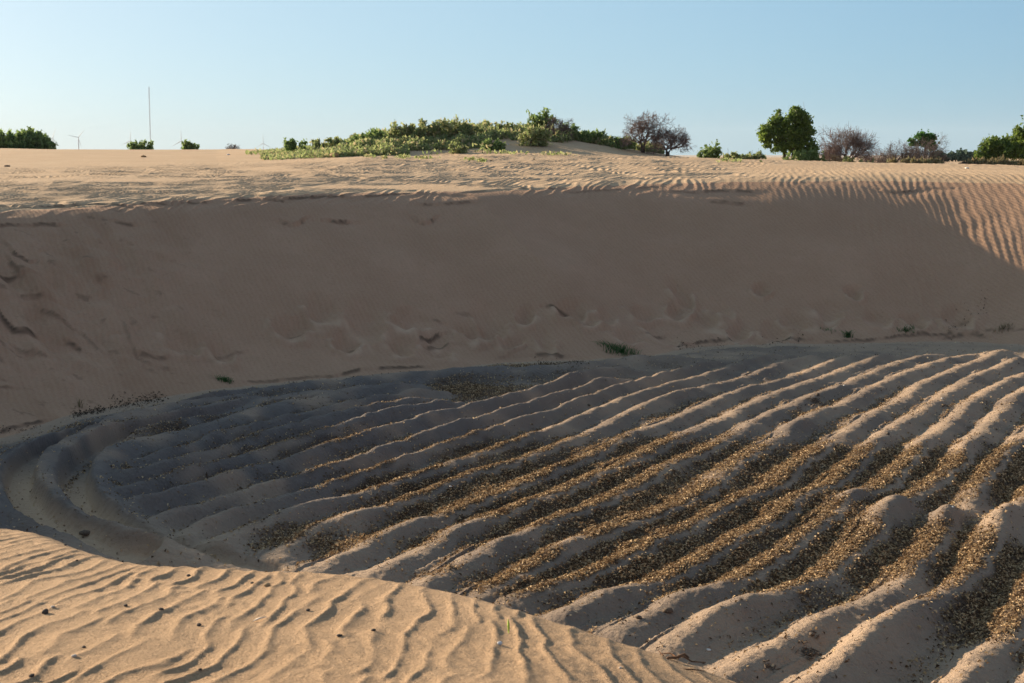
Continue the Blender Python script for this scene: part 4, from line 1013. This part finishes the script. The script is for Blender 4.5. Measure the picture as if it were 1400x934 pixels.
# ------------------------------------------------------------------ wind turbines and masts
def turbine(px, hub_py, D, blade_px, ang, label, yaw=0.3):
    o = dp(px, hub_py, D); z0 = gz(o[0], o[1]); H = o[2] - z0; Lb = blade_px * D / F
    t = thing('wind_turbine', label, 'wind turbine', (o[0], o[1], z0), 'wind turbines beyond the left skyline')
    mb = MB(); mb.tube([(0, 0, -1), (0, 0, H * .5), (0, 0, H - 1)], [H * .030, H * .024, H * .016], 12); mb.build('tower', M_STEEL, t)
    nb = MB(); s = Lb * .05
    nb.tube([(0, -s * 1.6, 0), (0, -s, 0), (0, s * 1.8, 0), (0, s * 2.4, 0)], [s * .5, s * .8, s * .8, s * .4], 8); nb.build('nacelle', M_STEEL, t, (0, 0, H))
    for k in range(3):
        a = math.radians(ang + 120 * k); u = np.array([math.sin(a), 0, math.cos(a)]); v = np.array([math.cos(a), 0, -math.sin(a)]); yy = np.array([0, 1., 0])
        b = MB(); c = Lb * .055
        secs = [(0.0, .5, .5), (.15, 1.25, .35), (.5, .85, .2), (.85, .5, .12), (1.0, .16, .05)]
        n0 = b.n
        for f_, cw, th in secs:
            p = u * Lb * f_ + np.array([0, -s * 1.6, 0])
            b.v += [p - v * c * cw * .35, p + yy * c * th, p + v * c * cw * .65, p - yy * c * th]; b.n += 4
        for i in range(len(secs) - 1):
            for j in range(4): b.q.append((n0 + i * 4 + j, n0 + i * 4 + (j + 1) % 4, n0 + i * 4 + 4 + (j + 1) % 4, n0 + i * 4 + 4 + j))
        b.build('blade', M_STEEL, t, (0, 0, H), True)
    return t
turbine(72, 189, 5600, 14, 20, 'wind turbine half hidden behind the bush at the far left')
turbine(107, 188, 4800, 14, 42, 'wind turbine in the clear right of the far left bush')
turbine(178, 193, 5400, 14, 5, 'wind turbine just left of the thin tall mast')
turbine(248, 193, 5800, 15, 0, 'wind turbine above the small round bush right of the mast')
turbine(360, 196, 6600, 13, 0, 'faintest wind turbine, above where the green cover of the mound begins')
def mast(px0, py0, px1, py1, D, wd, label, name='radio_mast', cat='mast'):
    a = dp(px0, py0, D); b = dp(px1, py1, D); z0 = gz(a[0], a[1])
    t = thing(name, label, cat, (a[0], a[1], z0)); H = b[2] - z0; lean = b[0] - a[0]
    mb = MB(); r = wd / 2; n = 40
    for k in range(3):
        an = 2 * math.pi * k / 3
        mb.tube([(r * math.cos(an), r * math.sin(an), -1), (r * math.cos(an) + lean, r * math.sin(an), H * .97)], [wd * .12] * 2, 5)
    for i in range(n):
        for k in range(3):
            a0 = 2 * math.pi * k / 3; a1 = 2 * math.pi * (k + 1) / 3; z_a = H * .97 * i / n; z_b = H * .97 * (i + 1) / n; la = lean * i / n
            mb.tube([(r * math.cos(a0) + la, r * math.sin(a0), z_a), (r * math.cos(a1) + la, r * math.sin(a1), z_b)], [wd * .07] * 2, 3)
    mb.build('lattice', M_STEEL, t)
    tp = MB(); tp.tube([(lean, 0, H * .96), (lean, 0, H)], [wd * .12, wd * .05], 5); tp.build('antenna', M_STEEL, t)
mast(206, 207, 203.5, 116, 2600, 1.7, 'tall thin lattice mast rising behind the left skyline')
# thin bare pole-like shoot beside the big tree
o_ = dp(1104, 182, 93); z_ = gz(o_[0], o_[1])
sh_ = thing('dead_branch', 'thin bare dead trunk leaning up out of the right side of the big green tree', 'dead tree', (o_[0], o_[1], z_))
mb = MB(); hh = o_[2] - z_
mb.tube([(0, 0, -.2), (0, 0, hh), (-.14, 0, hh + .9), (-.32, 0, hh + 2.0)], [.03, .02, .013, .006], 5)
mb.tube([(-.05, 0, hh + .3), (.1, 0, hh + .9)], [.01, .005], 4)
mb.build('trunk', M_TWIG, sh_)

# ------------------------------------------------------------------ small things
def rock(name, label, cat, p, size, mat, group=None, squash=.6, seed=0, sub=2, sink=.2):
    import bmesh
    bm = bmesh.new(); bmesh.ops.create_icosphere(bm, subdivisions=sub, radius=1)
    for v in bm.verts:
        c = np.array(v.co); f = 1 + .35 * float(noise(np.array([c[0] * 1.4 + seed * 3.1]), np.array([c[1] * 1.4 + c[2]]), 7)[0]) + .12 * float(noise(np.array([c[0] * 4 + seed]), np.array([c[1] * 4 + c[2] * 3]), 8)[0])
        v.co = Vector((c[0] * f * size[0], c[1] * f * size[1], c[2] * f * size[2]))
    for f in bm.faces: f.smooth = True
    me = bpy.data.meshes.new(name); bm.to_mesh(me); bm.free(); me.materials.append(mat)
    o = obj(name, me, None, (p[0], p[1], p[2] + size[2] * (1 - sink * 2))); o.rotation_euler = (0, 0, random.uniform(0, 6))
    return tag(o, label, cat, group)
def fgp(px, py):
    d = ray(px, py); t = np.arange(3.5, 12, .01); X = d[0] * t; Y = d[1] * t; Z = CAMZ + d[2] * t
    Gz = lookup(X, Y); k = np.nonzero(Gz > Z)[0]; k = k[0] if len(k) else 0
    return (X[k], Y[k], Gz[k])
def flp(px, py):
    x, y = gp(px, py, .12)
    for _ in range(3): z = gz(x, y); x, y = gp(px, py, z)
    return (x, y, gz(x, y))
random.seed(90)
rock('pebble', 'dark pebble on the rippled foreground sand at the left', 'pebble', fgp(62, 839), (.014, .011, .010), M_STONE, seed=1)
rock('pebble', 'pale grey pebble beside the dark one on the left foreground sand', 'pebble', fgp(72, 831), (.008, .007, .004), M_SHELL, seed=2)
rock('pebble', 'flat whitish pebble lower left on the foreground sand', 'pebble', fgp(101, 898), (.010, .007, .004), M_SHELL, seed=3)
rock('pebble', 'white pebble near the yellow green blade', 'pebble', fgp(683, 882), (.009, .007, .007), M_WHITE, seed=4)
rock('pebble', 'rust coloured clod high on the foreground sand', 'pebble', fgp(365, 802), (.013, .011, .008), M_STRAW, seed=5)
rock('pebble', 'small pale pebble near the dune crest left of the rust coloured clod', 'pebble', fgp(258, 788), (.010, .008, .006), M_STONE, seed=6)
GS = [(115, 886, 'dark seed above the flat whitish pebble'), (43, 926, 'dark seed near the bottom left corner'), (274, 918, 'dark crumb near the bottom edge left of centre'), (464, 871, 'blackish crumb in the middle of the foreground'),
      (172, 829, 'brown crumb on a ripple crest left of centre'), (272, 856, 'tiny brown crumb under the pale shell sliver'), (220, 834, 'dark flat chip on the left foreground ripples'), (421, 836, 'pinkish brown crumb right of the shell sliver'),
      (511, 863, 'dark sliver right of the blackish crumb'), (89, 722 + 24, 'dark chip just under the crest at the far left'), (105, 768, 'dark speck below the crest at the left'), (345, 798, 'brown chip beside the rust coloured clod'), (848, 914, 'pale speck in the shaded lower right of the dune')]
for i, (px, py, lb) in enumerate(GS):
    s = random.uniform(.005, .009); rock('crumb', lb, 'crumb', fgp(px, py), (s * 1.3, s, s * .7), M_STONE if i != 12 else M_SHELL, 'crumbs on the foreground sand', seed=10 + i, sub=1)
def sliver(name, label, cat, p, L, W, mat, yaw, tilt=.2):
    mb = MB(); n = 6
    for i in range(n + 1):
        t = i / n; w2 = W * math.sin(math.pi * min(max(t, .04), .96)) ** .7 * .5; z = .3 * L * tilt * math.sin(math.pi * t)
        mb.v += [np.array([-w2, (t - .5) * L, z]), np.array([0, (t - .5) * L, z + W * .12]), np.array([w2, (t - .5) * L, z]), np.array([0, (t - .5) * L, z - W * .12])]; mb.n += 4
    for i in range(n):
        for j in range(4): mb.q.append((i * 4 + j, i * 4 + (j + 1) % 4, i * 4 + 4 + (j + 1) % 4, i * 4 + 4 + j))
    o = mb.build(name, mat, None, (p[0], p[1], p[2] + .006)); o.rotation_euler = (0, 0, yaw); return tag(o, label, cat)
sliver('shell_fragment', 'pale curved shell sliver on the foreground sand', 'shell fragment', fgp(355, 849), .062, .014, M_SHELL, -.7)
o = sliver('seedling', 'yellow green blade standing in the foreground sand', 'seedling', fgp(695, 866), .05, .008, M_YG, .2, .5); o.rotation_euler = (1.1, 0, .1); o.location.z += .02
# twig at the dune crest, right
p = fgp(925, 905); tg = thing('twig', 'forked brown twig lying on the dune crest at bottom centre right', 'twig', p)
mb = MB(); mb.tube([(-.06, -.03, .0), (-.03, -.01, .018), (.0, .0, .015), (.03, .015, .022), (.045, .01, .01)], [.003, .005, .0055, .005, .003], 6)
mb.tube([(.0, .0, .015), (-.02, .03, .02), (-.055, .045, .012)], [.0045, .003, .002], 5); mb.tube([(.02, .01, .02), (.05, -.02, .008), (.10, -.02, .004)], [.004, .003, .002], 5); mb.build('stick', M_WOOD, tg)
mb = MB(); mb.tube([(-.045, .02, .015), (-.06, .06, .02)], [.003, .001], 5); mb.build('side_shoot', M_WOOD, tg)
mb = MB(); mb.tube([(.0, -.02, .004), (-.01, -.05, .004), (.02, -.07, .003)], [.002, .003, .0015], 5); mb.build('side_shoot', M_WOOD, tg)
p = fgp(945, 918); mb = MB(); mb.tube([(-.04, .01, .003), (0, 0, .006), (.05, -.01, .003)], [.002, .003, .001], 5)
tag(mb.build('twig', M_WOOD, None, p), 'thin straight twig just below the forked one on the dune crest', 'twig')
# field things
rock('stone', 'dark stone on the bank between the two wheel tracks', 'stone', flp(117, 722), (.12, .075, .05), M_CLOD, seed=40)
CL = [(1118, 540, 'dark clod on the ridge near the middle right of the field'), (1002, 560, 'small dark clod on a far ridge'), (1067, 486, 'dark clod near the far foot of the slope'), (1214, 594, 'dark clod on a bare ridge right of centre'),
      (1222, 713, 'dark chip on the big bare hump'), (1110, 862, 'dark crumb on the near right ridge'), (805, 546, 'dark speck on a shaded far ridge'), (913, 834, 'crust flake on the near ridge by the dune crest'), (873, 846, 'reddish crumb beside the dune crest at the field edge')]
for i, (px, py, lb) in enumerate(CL):
    s = random.uniform(.035, .06); rock('clod', lb, 'clod', flp(px, py), (s * 1.3, s, s * .7), M_CLOD, 'clods on the field', seed=60 + i, sub=1)
for i, (px, py, lb) in enumerate([(1154, 528, 'white scrap on a far ridge right of centre'), (616, 665, 'white scrap among the leaves left of centre'), (637, 712, 'white scrap in a leafy furrow at centre left'), (1302, 705, 'white scrap on the small hump at the right'), (970, 867, 'white speck on the big near hump'), (1288, 545, 'pale scrap on a ridge at the right')]):
    rock('scrap', lb, 'scrap', flp(px, py), (.035, .025, .015), M_WHITE, 'white scraps on the field', seed=80 + i, sub=1)
def brushlet(px, py, label, R=.25, n=26, mat=M_WOOD, fn=flp, name='bark_scrap', cat='bark scraps'):
    p = fn(px, py); mb = MB()
    for i in range(n):
        a = random.uniform(0, 6.3); q = np.array([math.cos(a), math.sin(a) * .8, 0]) * random.uniform(0, R); d = np.array([random.uniform(-1, 1), random.uniform(-1, 1), random.uniform(-.2, .5)]) * R * .32
        q[2] = gz(p[0] + q[0], p[1] + q[1]) - p[2] + .02
        mb.tube([q - d * .9, q, q + d], [.004, .011, .003], 4)
    return tag(mb.build(name, mat, None, p), label, cat, None, 'stuff')
brushlet(1104, 888, 'ragged pile of bark scraps on the near right ridge', .22, 40, M_CLOD)
brushlet(1128, 902, 'curved bark strip below the ragged scraps pile', .10, 8, M_CLOD)
brushlet(1050, 912, 'bark scraps at the bottom edge of the field', .14, 18, M_CLOD)
brushlet(1110, 862, 'thin dark stick curl above the ragged scraps pile', .10, 8, M_CLOD)
brushlet(685, 700, 'tangled root among the leaves at the centre', .28, 14, M_WOOD)
brushlet(880, 640, 'curled root in a leafy furrow beyond the centre', .22, 12, M_WOOD)
brushlet(1115, 548, 'dark clump of broken bark on the ridge at middle right', .30, 30, M_CLOD)
# grasses at the foot of the slope
def tuft(name, label, px, py, n, L, R, mat, z0=.2, lean=0., cat='grass tuft'):
    p = wallpt(px, py); z = gz(*p); t = thing(name, label, cat, (p[0], p[1], z)); mb = MB()
    for i in range(n):
        a = random.uniform(0, 6.3); rr = random.uniform(0, R); b0 = np.array([math.cos(a) * rr, math.sin(a) * rr * .5, 0.0])
        b0[2] = gz(p[0] + b0[0], p[1] + b0[1]) - z
        l = L * random.uniform(.5, 1.2); d = np.array([random.uniform(-.5, .5) + lean, random.uniform(-.5, .5), 1.0]); d /= np.linalg.norm(d)
        m_ = b0 + d * l * .55; e = m_ + (d + np.array([d[0] * .8, d[1] * .8, -.5])) * l * .45
        mb.tube([b0, m_, e], [.007, .006, .002], 3)
    tag(mb.build('blades', mat, t), kind='stuff'); return t
tuft('grass_tuft', 'bright green grass tuft at the foot of the far slope near the centre', 850, 484, 190, .30, .62, M_GRASS)
tuft('grass_tuft', 'trailing green runner at the left of the bright tuft', 832, 474, 40, .22, .35, M_GRASS, lean=-.6)
tuft('grass_tuft', 'small dark green plant at the foot of the slope on the left', 308, 522, 90, .16, .28, M_GRASS)
tuft('grass_tuft', 'thin upright green tuft at the foot of the far slope on the right', 1160, 463, 60, .32, .16, M_GRASS)
tuft('grass_tuft', 'low green sprigs right of the thin upright tuft', 1238, 455, 70, .16, .38, M_GRASS)
tuft('grass_tuft', 'faint green sprigs left of the thin upright tuft', 1132, 455, 26, .14, .30, M_GRASS)
tuft('grass_tuft', 'pale dry sprigs near the right end of the far slope foot', 1372, 452, 60, .18, .45, M_DRY)
tuft('grass_tuft', 'pale dead sprig at the foot of the left slope', 108, 556, 12, .30, .15, M_DRY)
# bits on the plain
def pl(px, py): return wallpt(px, py)
for i, (px, py, s, lb, mt) in enumerate([(312, 212, .10, 'white scrap on the sand plain at the left', M_WHITE), (1322, 231, .10, 'white scrap lying on the right rim', M_WHITE), (672, 220, .09, 'dark bottle like scrap on the plain below the mound', M_STONE),
     (695, 198, .07, 'small white scrap on the mound face', M_WHITE), (196, 215, .16, 'flat crust lump on the plain at the left', M_STRAW), (10, 228, .12, 'dark clod at the left end of the plain', M_CLOD), (388, 208, .08, 'dark clod at the left foot of the mound', M_CLOD), (730, 218, .08, 'dark clod on the plain right of the bottle like scrap', M_CLOD), (458, 215, .35, 'long pale crust slab on the plain', M_STRAW)]):
    x, y = pl(px, py); rock('scrap', lb, 'scrap' if mt is M_WHITE else 'clod', (x, y, gz(x, y)), (s * 1.5, s, s * .5), mt, None, seed=100 + i, sub=1)
def plain_weeds():
    P = []
    for px, py, n, sx in [(505, 215, 60, 8), (525, 217, 30, 4), (550, 216, 70, 8), (645, 219, 50, 10), (658, 221, 60, 5), (580, 217, 60, 16), (470, 206, 80, 20), (760, 212, 80, 20), (690, 210, 80, 30), (1000, 221, 60, 20)]:
        for k in range(n):
            x, y = wp_fast(px + random.gauss(0, sx * .6), py + random.gauss(0, .6)); P.append((x, y))
    P = np.array(P); z = lookup(P[:, 0], P[:, 1])
    return np.column_stack([P, z + rng.uniform(.02, .14, len(P))])
_tt = np.arange(50, 125, .4)
def wp_fast(px, py):
    d = ray(px, py); X = d[0] * _tt; Y = d[1] * _tt; Z = CAMZ + d[2] * _tt
    k = np.nonzero(plain(X, Y) > Z)[0]; k = k[0] if len(k) else len(_tt) - 1
    return X[k], Y[k]
pw = leaf_cloud('plain_weeds', plain_weeds(), .10, M_GREY_GREEN, None, 2, .3)
tag(pw, 'scattered low weeds on the sand plain in front of the mound', 'weeds', kind='stuff')

# ------------------------------------------------------------------ thin haze over the whole place
def haze():
    R = 9300.; z0, z1 = -30., 150.
    V = [(x, y, z) for z in (z0, z1) for x, y in ((-R, -R), (R, -R), (R, R), (-R, R))]
    Fq = [(3, 2, 1, 0), (4, 5, 6, 7), (0, 1, 5, 4), (1, 2, 6, 5), (2, 3, 7, 6), (3, 0, 4, 7)]
    m = bpy.data.materials.new('haze_air'); m.use_nodes = True; n = m.node_tree; n.nodes.clear()
    o = n.nodes.new('ShaderNodeOutputMaterial'); p = n.nodes.new('ShaderNodeVolumePrincipled')
    p.inputs['Color'].default_value = (.72, .88, 1, 1); p.inputs['Density'].default_value = .00005; p.inputs['Anisotropy'].default_value = .0
    n.links.new(p.outputs[0], o.inputs['Volume'])
    tag(obj('haze', mesh_np('haze', V, Fq, m, False)), kind='stuff')
haze()
